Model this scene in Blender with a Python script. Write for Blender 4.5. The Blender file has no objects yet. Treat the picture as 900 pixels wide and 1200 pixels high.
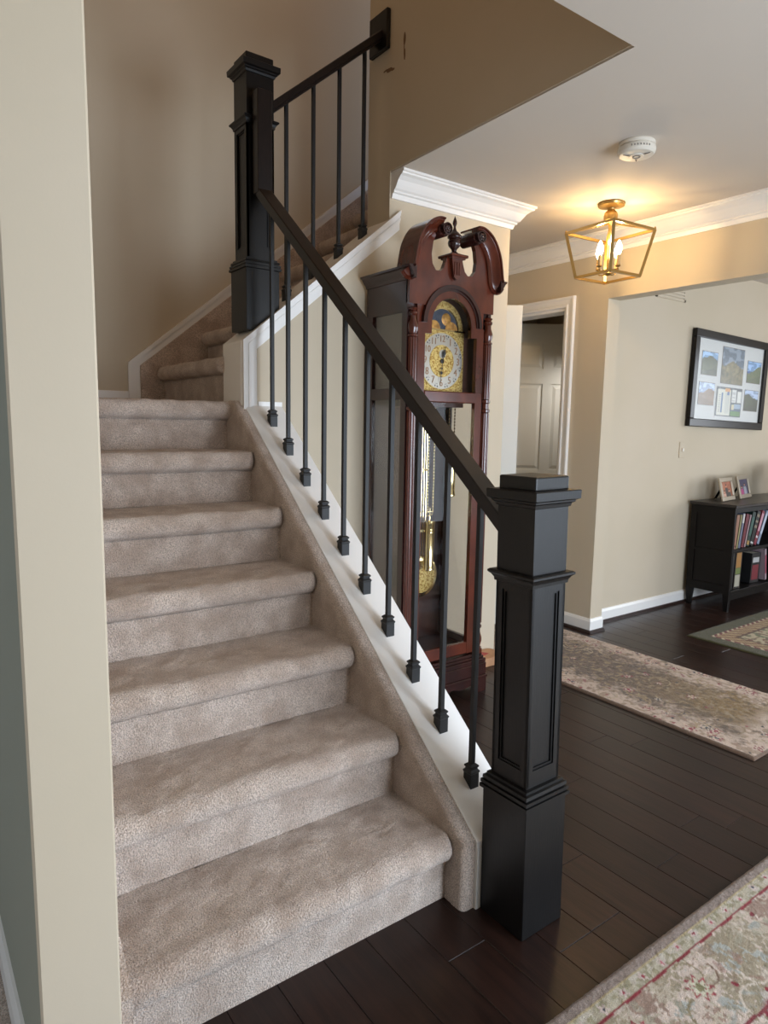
import bpy, bmesh, math, random
import numpy as np
from mathutils import Vector, Matrix
random.seed(7); rng = np.random.default_rng(11)
scene = bpy.context.scene
COL = scene.collection
R_ = math.radians

# ------------------------------------------------------------------ camera
F_PX = 792.556
YAW, PITCH, ROLL = 0.631485, 0.130727, -0.0171165
cam_data = bpy.data.cameras.new('camera'); cam = bpy.data.objects.new('camera', cam_data)
COL.objects.link(cam); scene.camera = cam
cam_data.sensor_fit = 'VERTICAL'; cam_data.sensor_height = 24.0; cam_data.sensor_width = 18.0
cam_data.lens = F_PX / 1200 * 24.0; cam_data.clip_start = 0.02
_f = Vector((math.sin(YAW)*math.cos(PITCH), math.cos(YAW)*math.cos(PITCH), -math.sin(PITCH)))
_r = Vector((math.cos(YAW), -math.sin(YAW), 0)); _d = _f.cross(_r)
_c, _s = math.cos(ROLL), math.sin(ROLL)
r2 = _c*_r + _s*_d; d2 = -_s*_r + _c*_d
M = Matrix(((r2.x, -d2.x, -_f.x), (r2.y, -d2.y, -_f.y), (r2.z, -d2.z, -_f.z))).to_4x4()
M.translation = Vector((-1.18249, -1.30109, 1.32123))
cam.matrix_world = M

# ------------------------------------------------------------------ world, lights, exposure
scene.view_settings.view_transform = 'Standard'; scene.view_settings.look = 'None'
scene.view_settings.gamma = 1.0; scene.view_settings.use_curve_mapping = False
scene.view_settings.exposure = -0.06
world = bpy.data.worlds.new('world'); scene.world = world; world.use_nodes = True
bg = world.node_tree.nodes['Background']; bg.inputs[0].default_value = (0.62, 0.76, 1.0, 1); bg.inputs[1].default_value = 1.2

def area(name, loc, target, sx, sy, power, col, spread=180):
    l = bpy.data.lights.new(name, 'AREA'); l.shape = 'RECTANGLE'; l.size = sx; l.size_y = sy
    l.energy = power; l.color = col; l.spread = R_(spread)
    o = bpy.data.objects.new(name, l); COL.objects.link(o); o.location = loc
    o.rotation_euler = (Vector(target)-Vector(loc)).to_track_quat('-Z', 'Y').to_euler()
    return o
DAY = (0.76, 0.87, 1.0)
area('window_and_added_daylight', (0.9, -2.82, 0.93), (0.3, 0, 0.7), 1.7, 1.55, 130, DAY)
area('window_and_added_daylight', (3.5, -2.82, 0.93), (3.3, 0, 1.1), 1.5, 1.55, 34, DAY)
area('window_and_added_daylight', (6.42, -1.0, 1.45), (3.5, 0.6, 1.0), 2.0, 1.4, 65, (0.9, 0.95, 1.0))
area('window_and_added_daylight', (-4.42, 0.6, 1.45), (0, 0.6, 1.2), 1.6, 1.5, 24, DAY)
area('window_and_added_daylight', (4.32, 2.9, 1.45), (2.8, 2.2, 1.2), 0.9, 1.3, 26, (0.95, 0.95, 1.0))  # no window in this wall: unseen light added to brighten the side room door
area('added_door_fill', (2.86, 1.70, 1.75), (2.80, 2.15, 1.2), 0.2, 0.2, 1.3, (1.0, 0.95, 0.88), 120)  # added fill aimed at the panelled door, hidden behind the jamb; no fixture
area('upstairs_lamp', (0.45, 0.75, 4.85), (0.0, 1.3, 1.5), 0.5, 0.5, 6.5, (1.0, 0.66, 0.40))
area('upstairs_lamp', (1.9, 2.0, 4.6), (0.6, 2.2, 2.0), 0.4, 0.4, 1.6, (1.0, 0.62, 0.36))

# ------------------------------------------------------------------ helpers
def lin(c):
    return tuple(((x/12.92) if x <= 0.04045 else ((x+0.055)/1.055)**2.4) for x in c)
def rgb(r, g, b): return lin((r/255, g/255, b/255))

def mat(name, col, rough=0.5, metal=0.0, col2=None, nscale=8.0, ndetail=4, stretch=(1,1,1), bump=0.0, bscale=60.0, bdist=0.002, coat=0.0, sheen=0.0, spec=0.5, lo=0.35, hi=0.65, alt=None, objrand=0.0, bstretch=(1,1,1)):
    m = bpy.data.materials.new(name); m.use_nodes = True; nt = m.node_tree; N = nt.nodes; L = nt.links
    b = N['Principled BSDF']; b.inputs['Base Color'].default_value = (*col, 1); b.inputs['Roughness'].default_value = rough
    b.inputs['Metallic'].default_value = metal; b.inputs['Coat Weight'].default_value = coat; b.inputs['Coat Roughness'].default_value = 0.12
    b.inputs['Sheen Weight'].default_value = sheen; b.inputs['Specular IOR Level'].default_value = spec
    tc = N.new('ShaderNodeTexCoord')
    src = None
    if col2:
        mp = N.new('ShaderNodeMapping'); mp.inputs['Scale'].default_value = stretch; L.new(tc.outputs['Object'], mp.inputs[0])
        n = N.new('ShaderNodeTexNoise'); n.inputs['Scale'].default_value = nscale; n.inputs['Detail'].default_value = ndetail
        if objrand:
            oi = N.new('ShaderNodeObjectInfo'); n.noise_dimensions = '4D'
            mm = N.new('ShaderNodeMath'); mm.operation = 'MULTIPLY'; mm.inputs[1].default_value = 50
            L.new(oi.outputs['Random'], mm.inputs[0]); L.new(mm.outputs[0], n.inputs['W'])
        L.new(mp.outputs[0], n.inputs['Vector'])
        mr = N.new('ShaderNodeMapRange'); mr.inputs[1].default_value = lo; mr.inputs[2].default_value = hi; L.new(n.outputs[0], mr.inputs[0])
        mx = N.new('ShaderNodeMix'); mx.data_type = 'RGBA'; mx.inputs[6].default_value = (*col, 1); mx.inputs[7].default_value = (*col2, 1)
        L.new(mr.outputs[0], mx.inputs[0]); src = mx.outputs[2]
        if objrand:
            hs = N.new('ShaderNodeHueSaturation'); ml = N.new('ShaderNodeMapRange'); ml.inputs[3].default_value = 1-objrand; ml.inputs[4].default_value = 1+objrand
            L.new(oi.outputs['Random'], ml.inputs[0]); L.new(ml.outputs[0], hs.inputs['Value']); L.new(src, hs.inputs['Color']); src = hs.outputs[0]
    if alt:   # fine speckle over the base: (colour, scale, amount)
        n2 = N.new('ShaderNodeTexNoise'); n2.inputs['Scale'].default_value = alt[1]; n2.inputs['Detail'].default_value = 2; L.new(tc.outputs['Object'], n2.inputs['Vector'])
        mr2 = N.new('ShaderNodeMapRange'); mr2.inputs[1].default_value = 0.42; mr2.inputs[2].default_value = 0.62; mr2.inputs[4].default_value = alt[2]; L.new(n2.outputs[0], mr2.inputs[0])
        mx2 = N.new('ShaderNodeMix'); mx2.data_type = 'RGBA'; mx2.inputs[7].default_value = (*alt[0], 1)
        if src: L.new(src, mx2.inputs[6])
        else: mx2.inputs[6].default_value = (*col, 1)
        L.new(mr2.outputs[0], mx2.inputs[0]); src = mx2.outputs[2]
    if src: L.new(src, b.inputs['Base Color'])
    if bump:
        mp2 = N.new('ShaderNodeMapping'); mp2.inputs['Scale'].default_value = bstretch; L.new(tc.outputs['Object'], mp2.inputs[0])
        n3 = N.new('ShaderNodeTexNoise'); n3.inputs['Scale'].default_value = bscale; n3.inputs['Detail'].default_value = 3; L.new(mp2.outputs[0], n3.inputs['Vector'])
        bp = N.new('ShaderNodeBump'); bp.inputs['Strength'].default_value = bump; bp.inputs['Distance'].default_value = bdist
        L.new(n3.outputs[0], bp.inputs['Height']); L.new(bp.outputs[0], b.inputs['Normal'])
    return m

def attr_mat(name, rough=0.9, sheen=0.2, bump=0.0, bscale=500, spec=0.2, speck=0.0):
    m = bpy.data.materials.new(name); m.use_nodes = True; nt = m.node_tree; N = nt.nodes; L = nt.links
    b = N['Principled BSDF']; a = N.new('ShaderNodeAttribute'); a.attribute_name = 'Col'
    b.inputs['Roughness'].default_value = rough; b.inputs['Sheen Weight'].default_value = sheen; b.inputs['Specular IOR Level'].default_value = spec
    L.new(a.outputs['Color'], b.inputs['Base Color'])
    tc = N.new('ShaderNodeTexCoord')
    if speck:
        n2 = N.new('ShaderNodeTexNoise'); n2.inputs['Scale'].default_value = bscale; L.new(tc.outputs['Object'], n2.inputs['Vector'])
        mr = N.new('ShaderNodeMapRange'); mr.inputs[1].default_value = .35; mr.inputs[2].default_value = .65; mr.inputs[3].default_value = 1-speck; mr.inputs[4].default_value = 1+speck
        L.new(n2.outputs[0], mr.inputs[0]); hs = N.new('ShaderNodeHueSaturation'); L.new(mr.outputs[0], hs.inputs['Value']); L.new(a.outputs['Color'], hs.inputs['Color']); L.new(hs.outputs[0], b.inputs['Base Color'])
    if bump:
        n3 = N.new('ShaderNodeTexNoise'); n3.inputs['Scale'].default_value = bscale; L.new(tc.outputs['Object'], n3.inputs['Vector'])
        bp = N.new('ShaderNodeBump'); bp.inputs['Strength'].default_value = bump; bp.inputs['Distance'].default_value = 0.003
        L.new(n3.outputs[0], bp.inputs['Height']); L.new(bp.outputs[0], b.inputs['Normal'])
    return m

def glass_mat(name, tint=(1,1,1), refl=0.08, rough=0.0, top=.5):
    m = bpy.data.materials.new(name); m.use_nodes = True; nt = m.node_tree; N = nt.nodes; L = nt.links
    N.remove(N['Principled BSDF']); t = N.new('ShaderNodeBsdfTransparent'); t.inputs[0].default_value = (*tint, 1)
    g = N.new('ShaderNodeBsdfGlossy'); g.inputs['Roughness'].default_value = rough
    fr = N.new('ShaderNodeLayerWeight'); fr.inputs[0].default_value = 0.25
    mr = N.new('ShaderNodeMapRange'); mr.inputs[3].default_value = refl; mr.inputs[4].default_value = top; L.new(fr.outputs['Fresnel'], mr.inputs[0])
    mx = N.new('ShaderNodeMixShader'); L.new(mr.outputs[0], mx.inputs[0]); L.new(t.outputs[0], mx.inputs[1]); L.new(g.outputs[0], mx.inputs[2])
    L.new(mx.outputs[0], N['Material Output'].inputs[0]); return m

def emit_mat(name, col, s):
    m = bpy.data.materials.new(name); m.use_nodes = True; b = m.node_tree.nodes['Principled BSDF']
    b.inputs['Base Color'].default_value = (*col, 1); b.inputs['Emission Color'].default_value = (*col, 1); b.inputs['Emission Strength'].default_value = s
    return m

W = {}          # world origin of every object (all parents are unrotated)
def link(o, parent=None, wloc=(0,0,0)):
    COL.objects.link(o); wl = Vector(wloc)
    if parent: o.parent = parent; o.location = wl - W[parent.name]
    else: o.location = wl
    W[o.name] = wl
    return o
def tag(o, label=None, cat=None, group=None, kind=None):
    if label: o['label'] = label
    if cat: o['category'] = cat
    if group: o['group'] = group
    if kind: o['kind'] = kind
    return o
def empty(name, loc, label, cat, group=None):
    o = bpy.data.objects.new(name, None); o.empty_display_size = 0.05; link(o, None, loc); return tag(o, label, cat, group)
def obj(name, bm, m, parent=None, smooth=False, origin=None, angle=40):
    """bm in world coordinates"""
    org = Vector(origin) if origin is not None else (W[parent.name].copy() if parent else Vector((0,0,0)))
    bmesh.ops.transform(bm, matrix=Matrix.Translation(-org), verts=bm.verts)
    bmesh.ops.recalc_face_normals(bm, faces=bm.faces)
    me = bpy.data.meshes.new(name); bm.to_mesh(me); bm.free()
    if smooth:
        me.shade_smooth()
        try: me.set_sharp_from_angle(angle=R_(angle))
        except Exception: pass
    if isinstance(m, (list, tuple)):
        for x in m: me.materials.append(x)
    else: me.materials.append(m)
    return link(bpy.data.objects.new(name, me), parent, org)
def struct(name, bm, m, parent=None, **k):
    o = obj(name, bm, m, parent, **k)
    if not parent: o['kind'] = 'structure'
    return o
def BM(): return bmesh.new()
def box(bm, x0, x1, y0, y1, z0, z1, bev=0.0, seg=1, mtx=None, mi=0):
    vs = [bm.verts.new((x, y, z)) for x in (x0, x1) for y in (y0, y1) for z in (z0, z1)]
    fs = [bm.faces.new([vs[i] for i in q]) for q in ((0,1,3,2),(4,6,7,5),(0,4,5,1),(2,3,7,6),(0,2,6,4),(1,5,7,3))]
    for f in fs: f.material_index = mi
    bmesh.ops.recalc_face_normals(bm, faces=fs)
    if bev:
        es = list({e for f in fs for e in f.edges})
        r = bmesh.ops.bevel(bm, geom=es, offset=bev, segments=seg, affect='EDGES', profile=0.5)
        vs = [v for v in set(v for f in r['faces'] for v in f.verts) | set(v for v in vs if v.is_valid)]
    if mtx is not None: bmesh.ops.transform(bm, matrix=mtx, verts=[v for v in vs if v.is_valid])
    return bm
def prism(bm, pts, axis, a, b, mi=0):
    """2D polygon extruded along axis. axis x: pts=(y,z); y: (x,z); z: (x,y)"""
    def P(p, t):
        return (t, p[0], p[1]) if axis == 'x' else ((p[0], t, p[1]) if axis == 'y' else (p[0], p[1], t))
    A = [bm.verts.new(P(p, a)) for p in pts]; B = [bm.verts.new(P(p, b)) for p in pts]; n = len(pts)
    fs = [bm.faces.new(A), bm.faces.new(B[::-1])]
    for i in range(n): fs.append(bm.faces.new((A[i], B[i], B[(i+1)%n], A[(i+1)%n])))
    for f in fs: f.material_index = mi
    return bm
def lathe(bm, prof, cx, cy, seg=24, cz=0.0, axis='z'):
    rings = []
    for r, z in prof:
        if r < 1e-5: rings.append([bm.verts.new((0,0,z))]); continue
        rings.append([bm.verts.new((r*math.cos(2*math.pi*i/seg), r*math.sin(2*math.pi*i/seg), z)) for i in range(seg)])
    for a, b in zip(rings, rings[1:]):
        for i in range(seg):
            j = (i+1) % seg
            if len(a) == 1 and len(b) == 1: continue
            if len(a) == 1: bm.faces.new((a[0], b[i], b[j]))
            elif len(b) == 1: bm.faces.new((a[i], b[0], a[j]))
            else: bm.faces.new((a[i], b[i], b[j], a[j]))
    if len(rings[0]) > 1: bm.faces.new(rings[0])
    if len(rings[-1]) > 1: bm.faces.new(rings[-1][::-1])
    vs = [v for r in rings for v in r]
    m = Matrix.Translation((cx, cy, cz))
    if axis == 'y': m = m @ Matrix.Rotation(R_(90), 4, 'X')      # z -> -y
    if axis == 'x': m = m @ Matrix.Rotation(R_(90), 4, 'Y')
    bmesh.ops.transform(bm, matrix=m, verts=vs)
    return bm
def beam(bm, p, q, w, h, up=(0,0,1)):
    p, q = Vector(p), Vector(q); d = (q-p).normalized(); up = Vector(up)
    if abs(d.dot(up)) > .98: up = Vector((1,0,0))
    s = d.cross(up).normalized(); u = s.cross(d)
    v = [bm.verts.new(c + s*a*w/2 + u*b*h/2) for c in (p, q) for a, b in ((-1,-1),(1,-1),(1,1),(-1,1))]
    for f in ((0,1,2,3),(7,6,5,4),(0,4,5,1),(1,5,6,2),(2,6,7,3),(3,7,4,0)): bm.faces.new([v[i] for i in f])
    return bm
def tube(bm, pts, r, seg=8):
    pts = [Vector(p) for p in pts]; rings = []
    for i, p in enumerate(pts):
        d = (pts[min(i+1, len(pts)-1)] - pts[max(i-1, 0)]).normalized()
        up = Vector((0,0,1)) if abs(d.z) < .95 else Vector((1,0,0))
        s = d.cross(up).normalized(); u = s.cross(d); rr = r[i] if isinstance(r, (list, tuple)) else r
        rings.append([bm.verts.new(p + (s*math.cos(2*math.pi*k/seg) + u*math.sin(2*math.pi*k/seg))*rr) for k in range(seg)])
    for a, b in zip(rings, rings[1:]):
        for k in range(seg): bm.faces.new((a[k], a[(k+1)%seg], b[(k+1)%seg], b[k]))
    bm.faces.new(rings[0]); bm.faces.new(rings[-1][::-1]); return bm
def sweep(bm, prof, path, side, up):
    """closed 2D profile (a,b) -> side*a+up*b at each path point (mitre = side may differ per point)"""
    rings = []
    for i, p in enumerate(path):
        s = Vector(side[i] if isinstance(side[0], (tuple, Vector)) else side); u = Vector(up[i] if isinstance(up[0], (tuple, Vector)) else up)
        rings.append([bm.verts.new(Vector(p) + s*a + u*b) for a, b in prof])
    n = len(prof)
    for A, B in zip(rings, rings[1:]):
        for k in range(n): bm.faces.new((A[k], A[(k+1)%n], B[(k+1)%n], B[k]))
    bm.faces.new(rings[0]); bm.faces.new(rings[-1][::-1]); return bm
def frustum(bm, cx, cy, z0, z1, h0, h1):
    a = [bm.verts.new((cx+sx*h0, cy+sy*h0, z0)) for sx, sy in ((-1,-1),(1,-1),(1,1),(-1,1))]
    b = [bm.verts.new((cx+sx*h1, cy+sy*h1, z1)) for sx, sy in ((-1,-1),(1,-1),(1,1),(-1,1))]
    bm.faces.new(a[::-1]); bm.faces.new(b)
    for k in range(4): bm.faces.new((a[k], a[(k+1)%4], b[(k+1)%4], b[k]))
def sqstack(bm, cx, cy, levels):
    """stack of square rings (half, z) as one skin: mouldings of a square post"""
    rings = [[bm.verts.new((cx+sx*h, cy+sy*h, z)) for sx, sy in ((-1,-1),(1,-1),(1,1),(-1,1))] for h, z in levels]
    for a, b in zip(rings, rings[1:]):
        for k in range(4): bm.faces.new((a[k], a[(k+1)%4], b[(k+1)%4], b[k]))
    bm.faces.new(rings[0][::-1]); bm.faces.new(rings[-1])
def text_bm(s, size, depth=0.001):
    cu = bpy.data.curves.new('lettering', 'FONT'); cu.body = s; cu.size = size; cu.extrude = depth; cu.align_x = 'CENTER'; cu.align_y = 'CENTER'
    o = bpy.data.objects.new('lettering', cu); COL.objects.link(o)
    bpy.context.view_layer.update()
    me = bpy.data.meshes.new_from_object(o.evaluated_get(bpy.context.evaluated_depsgraph_get()))
    bm = bmesh.new(); bm.from_mesh(me); bpy.data.objects.remove(o); bpy.data.curves.remove(cu); bpy.data.meshes.remove(me); return bm
def merge(dst, src, m=None):
    if m is not None: bmesh.ops.transform(src, matrix=m, verts=src.verts)
    me = bpy.data.meshes.new('t'); src.to_mesh(me); src.free(); dst.from_mesh(me); bpy.data.meshes.remove(me)

def grid_mesh(name, P, colors, m, parent=None, origin=(0,0,0), smooth=True):
    """P: (ny,nx,3) array of world points, colors: (ny,nx,3) linear or None"""
    ny, nx = P.shape[:2]; me = bpy.data.meshes.new(name)
    V = (P - np.array(origin)).reshape(-1, 3).astype(np.float32)
    i = np.arange(ny-1)[:, None]*nx + np.arange(nx-1)[None, :]
    Fq = np.stack([i, i+1, i+nx+1, i+nx], -1).reshape(-1, 4).astype(np.int32)
    me.vertices.add(len(V)); me.vertices.foreach_set('co', V.ravel())
    me.loops.add(Fq.size); me.loops.foreach_set('vertex_index', Fq.ravel())
    me.polygons.add(len(Fq)); me.polygons.foreach_set('loop_start', np.arange(0, Fq.size, 4, dtype=np.int32))
    me.update(calc_edges=True)
    if smooth: me.polygons.foreach_set('use_smooth', np.ones(len(Fq), bool))
    if colors is not None:
        a = me.color_attributes.new('Col', 'FLOAT_COLOR', 'POINT')
        c = np.ones((ny*nx, 4), np.float32); c[:, :3] = colors.reshape(-1, 3); a.data.foreach_set('color', c.ravel())
    me.materials.append(m)
    return link(bpy.data.objects.new(name, me), parent, origin)
def npl(c):
    c = np.asarray(c, float)/255; return np.where(c <= .04045, c/12.92, ((c+.055)/1.055)**2.4)
def vnoise(x, y, s, seed=0):
    g = np.random.default_rng(seed).random((64, 64)); u, v = x/s, y/s
    i, j = np.floor(u).astype(int), np.floor(v).astype(int); fu, fv = u-i, v-j
    fu, fv = fu*fu*(3-2*fu), fv*fv*(3-2*fv); G = lambda a, b: g[a % 64, b % 64]
    return (G(i,j)*(1-fu)+G(i+1,j)*fu)*(1-fv)+(G(i,j+1)*(1-fu)+G(i+1,j+1)*fu)*fv

# ------------------------------------------------------------------ materials
M_wall = mat('beige wall paint', rgb(206,192,170), 0.75, bump=0.08, bscale=220, bdist=0.001, col2=rgb(201,187,163), nscale=1.5)
M_ceil = mat('ceiling paint', rgb(206,196,184), 0.85, bump=0.08, bscale=150, bdist=0.001)
M_white = mat('white trim paint', rgb(242,239,235), 0.35)
M_door = mat('white door paint', rgb(214,212,204), 0.45)
M_carpet = mat('beige cut pile carpet', rgb(252,232,217), 1.0, col2=rgb(218,193,175), nscale=11, ndetail=7, lo=.40, hi=.62, bump=1.0, bscale=260, bdist=0.012, sheen=0.5, spec=0.1, alt=(rgb(170,147,129), 300, 0.72))
M_plank = mat('dark stained floorboard', rgb(50,31,25), 0.32, col2=rgb(35,22,18), nscale=9, ndetail=5, stretch=(6,0.6,6), bump=0.10, bscale=40, bdist=0.002, bstretch=(5,0.5,5), objrand=0.22, coat=0.0, spec=0.4)
M_gap = mat('dark floor joint', rgb(20,13,11), 0.8)
M_shoe = mat('dark shoe moulding', rgb(45,28,24), 0.4)
M_black = mat('black stained wood', rgb(15,13,13), 0.38, spec=0.42, col2=rgb(11,10,10), nscale=14, stretch=(7,7,0.7), bump=0.22, bscale=45, bdist=0.0015, bstretch=(6,6,0.5))
M_rail = mat('dark brown stained rail', rgb(28,20,18), 0.35, spec=0.42, col2=rgb(19,14,13), nscale=14, stretch=(8,1,2), bump=0.2, bscale=45, bdist=0.0015, bstretch=(8,0.6,2))
M_iron = mat('matte black iron', rgb(17,17,19), 0.5)
M_cherry = mat('polished cherry wood', rgb(98,42,24), 0.24, col2=rgb(64,25,15), nscale=7, ndetail=6, stretch=(1.6,3,0.9), coat=0.5, spec=0.5, lo=.3, hi=.7)
M_cherry_d = mat('dark cherry wood', rgb(56,25,20), 0.26, col2=rgb(38,17,14), nscale=8, stretch=(4,4,0.6), coat=0.25)
M_cherry_side = mat('brown side panel wood', rgb(66,40,32), 0.35, col2=rgb(54,32,26), nscale=6, stretch=(3,3,0.5))
M_brass = mat('polished brass', rgb(232,212,158), 0.16, metal=1.0)
M_brass_dull = mat('engraved brass', rgb(206,180,112), 0.4, metal=0.8, bump=0.9, bscale=170, bdist=0.002, col2=rgb(150,112,48), nscale=130, lo=.45, hi=.6)
M_silver = mat('brushed silver ring', rgb(196,190,178), 0.28, metal=0.8)
M_moon = mat('gold moon relief', rgb(196,146,70), 0.45, metal=0.4, col2=rgb(140,96,40), nscale=60)
M_night = mat('night blue dial', rgb(36,46,62), 0.5, col2=rgb(60,70,82), nscale=90, lo=.6, hi=.7)
M_numeral = mat('bronze numeral', rgb(150,110,74), 0.4, metal=0.3)
M_ink = mat('black hand', rgb(14,12,12), 0.4)
M_gold = mat('gold lantern metal', rgb(184,152,94), 0.3, metal=0.9)
M_candle = mat('candle sleeve', rgb(200,165,110), 0.5)
M_bulb = emit_mat('lit candle bulb', (1.0, 0.83, 0.55), 28)
M_espresso = mat('espresso wood', rgb(15,10,9), 0.45, col2=rgb(11,8,7), nscale=10, stretch=(1,1,6), spec=0.25)
M_espresso_top = mat('lighter espresso top', rgb(40,31,28), 0.3, col2=rgb(27,20,19), nscale=6)  # top board coloured lighter than the rest of the bookcase
M_frame = mat('dark brown picture frame', rgb(14,9,8), 0.3, coat=0.1, spec=0.3)
M_mat = mat('white mount board', rgb(206,208,206), 0.6)
M_pewter = mat('silver photo frame', rgb(190,178,160), 0.3, metal=0.7)
M_clear = glass_mat('clear glass', refl=0.006, top=.2)
M_matte_glass = glass_mat('non reflective glass', refl=0.004, rough=.35, top=.08)
M_sideglass = glass_mat('clock side glass', tint=(0.88,0.87,0.85), refl=0.02, top=.3)
M_pane = glass_mat('window glass', refl=0.04)
M_plastic = mat('white plastic', rgb(222,214,200), 0.4)
M_greyplastic = mat('grey marking', rgb(120,112,104), 0.6)
M_dark = mat('dark void', rgb(18,15,14), 0.9)
M_tan = mat('tan box wood', rgb(196,150,112), 0.6, col2=rgb(178,130,94), nscale=10)
M_redmark = mat('red print', rgb(176,70,64), 0.6)
M_green = mat('green grey wall paint', rgb(158,160,146), 0.75)
M_rug = attr_mat('woven rug pile', bump=0.9, bscale=420, speck=0.16)
M_photo = attr_mat('printed photo', rough=0.35, sheen=0, spec=0.4)
M_binding = mat('rug edge binding', rgb(128,108,92), 0.95, bump=0.8, bscale=300, bdist=0.003, alt=(rgb(90,76,66), 400, .5))

# ------------------------------------------------------------------ dimensions
T, RS = 0.24583, 0.2
HC, HT = 2.475, 5.0
X0, XL = -0.87, -0.90
def zcap(y): return 0.27 + 0.8125*y
def zk2(x): return 1.641 + 0.82*(x-0.03)
WELLX = 0.78
YW, YW2 = 1.38, 1.56

# ------------------------------------------------------------------ floor
bm = BM(); box(bm, -0.90, 6.5, -4.5, 1.6, -0.06, -0.010); box(bm, 1.46, 2.55, 1.6, 3.4, -0.06, -0.010); box(bm, -4.5, -0.90, -4.5, -0.12, -0.06, -0.010)
floor = struct('floor', bm, M_gap)
pm_cache = {}
PW = 0.1262
def plank(x, y0, y1):
    Ln = round(y1-y0, 3); key = Ln
    if key not in pm_cache:
        b = BM(); box(b, -PW/2+0.0006, PW/2-0.0006, 0.0006, Ln-0.0006, -0.011, 0.0, bev=0.0012)
        me = bpy.data.meshes.new('plank'); b.to_mesh(me); b.free(); me.materials.append(M_plank); pm_cache[key] = me
    o = bpy.data.objects.new('plank', pm_cache[key]); link(o, floor, (x, y0, 0))
lens = [0.45, 0.6, 0.75, 0.9, 1.05, 1.2]
nplank = 0
k0 = -9
for k in range(k0, 46):
    x = 0.236 - PW/2 + k*PW
    if x < -0.84 or x > 5.6: continue
    y_lo = -1.3 if x < 2.2 else (-1.0 if x < 3.6 else 0.0)
    if x < -0.05: y_hi = 0.02
    elif x < 0.2: y_hi = 0.30 if x > 0.05 else 0.02
    elif x < 1.52: y_hi = 1.375
    elif x < 2.36: y_hi = 3.25
    elif x < 2.46: y_hi = 1.33
    else: y_hi = 1.435
    y = y_lo - random.random()*0.5
    rr = random.Random(k*13+5)
    if k == 0: cuts = [-0.322, 0.68]
    elif k == 1: cuts = [-0.321, 0.9]
    elif k == 2: cuts = [-0.101, 0.6]
    else: cuts = []
    ys = [y_lo - rr.random()*0.5]
    if cuts: ys = [y_lo-0.2] + cuts
    while ys[-1] < y_hi - 0.25: ys.append(ys[-1] + rr.choice(lens))
    ys = [v for v in ys if v < y_hi-0.12] + [y_hi]
    for a, b_ in zip(ys, ys[1:]):
        if nplank < 290: plank(x, a, b_); nplank += 1
bm = BM(); box(bm, -0.90, 6.5, -4.5, -1.75, -0.010, -0.001)
o = struct('floor_board_area', bm, M_plank, floor); o['kind'] = 'stuff'
bm = BM(); box(bm, -4.5, -1.033, -4.5, 3.0, -0.012, 0.008); struct('floor_left_carpet', bm, M_carpet)
bm = BM(); box(bm, 2.53, 6.5, 1.56, 4.5, -0.06, 0.0); struct('floor_side_room', bm, M_plank)

# ------------------------------------------------------------------ walls
bm = BM(); box(bm, -1.033, -0.90, -0.12, 2.42, 0, HT, bev=0.004)
for f in bm.faces:
    if all(v.co.x < -1.0325 for v in f.verts): f.material_index = 1
struct('wall_left', bm, [M_wall, M_green])
bm = BM(); box(bm, -1.033, 3.2, 2.42, 2.54, 0, HT); struct('wall_back', bm, M_wall)
bm = BM()
prism(bm, [(0.03, 0), (1.585, 0), (1.585, HT), (WELLX, HT), (WELLX, zk2(WELLX)), (0.03, zk2(0.03))], 'y', YW, YW2)
struct('wall_stair', bm, M_wall)
bm = BM(); box(bm, 1.47, 1.585, YW2, 3.3, 0, HC+0.03); struct('wall_hall_left', bm, M_wall)
bm = BM(); box(bm, 1.47, 2.405, 3.3, 3.4, 0, HC+0.03); struct('wall_hall_end', bm, M_wall)
bm = BM()   # stairwell upper walls
prism(bm, [(0.735, 0.07), (WELLX, YW), (WELLX+0.12, YW), (0.86, 0.07)], 'z', HC+.008, HT); struct('wall_stairwell_right', bm, M_wall)
bm = BM(); box(bm, -0.90, 0.86, -0.05, 0.07, HC+.008, HT); struct('wall_stairwell_front', bm, M_wall)
bm = BM(); box(bm, 3.0, 3.12, YW2, 2.42, 0, HT); struct('wall_landing_end', bm, M_wall)
bm = BM(); box(bm, -1.1, 3.2, -0.1, 2.6, HT, HT+0.06); struct('ceiling_upper', bm, M_ceil)
# right hall wall with door opening and wide opening under a header
XH = 2.405; XH2 = 2.525; DY0, DY1, DZ = 1.645, 2.36, 2.075
bm = BM()
box(bm, XH, XH2, 1.332, DY0, 0, 2.095)
box(bm, XH, XH2, DY1, 3.3, 0, 2.095)
box(bm, XH, XH2, DY0, DY1, DZ, 2.095)
box(bm, XH, XH2, -3.0, 3.3, 2.095, HC+0.03)
box(bm, XH, XH2, -2.9, -2.4, 0, 2.095)
bmesh.ops.remove_doubles(bm, verts=bm.verts, dist=1e-4)
struct('wall_right', bm, M_wall)
bm = BM(); box(bm, XH2, 6.5, 1.44, 1.56, 0, HC+0.03); struct('wall_dining', bm, M_wall)
bm = BM(); box(bm, XH2, 4.5, 4.0, 4.1, 0, HC+0.03); box(bm, 4.4, 4.5, 1.56, 4.0, 0, HC+0.03); struct('wall_side_room', bm, M_wall)
def wall_with_window(name, axis, c, t, a0, a1, openings, m=M_wall, low=0.7, top=2.2):
    bm = BM(); z0, z1 = low, top
    def bx(p, q, u, v):
        if q-p < 1e-4: return
        if axis == 'y': box(bm, p, q, c, c+t, u, v)
        else: box(bm, c, c+t, p, q, u, v)
    cur = a0
    for (p, q) in openings:
        bx(cur, p, 0, HC+0.03); bx(p, q, 0, z0); bx(p, q, z1, HC+0.03); cur = q
    bx(cur, a1, 0, HC+0.03)
    return struct(name, bm, m)
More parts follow.
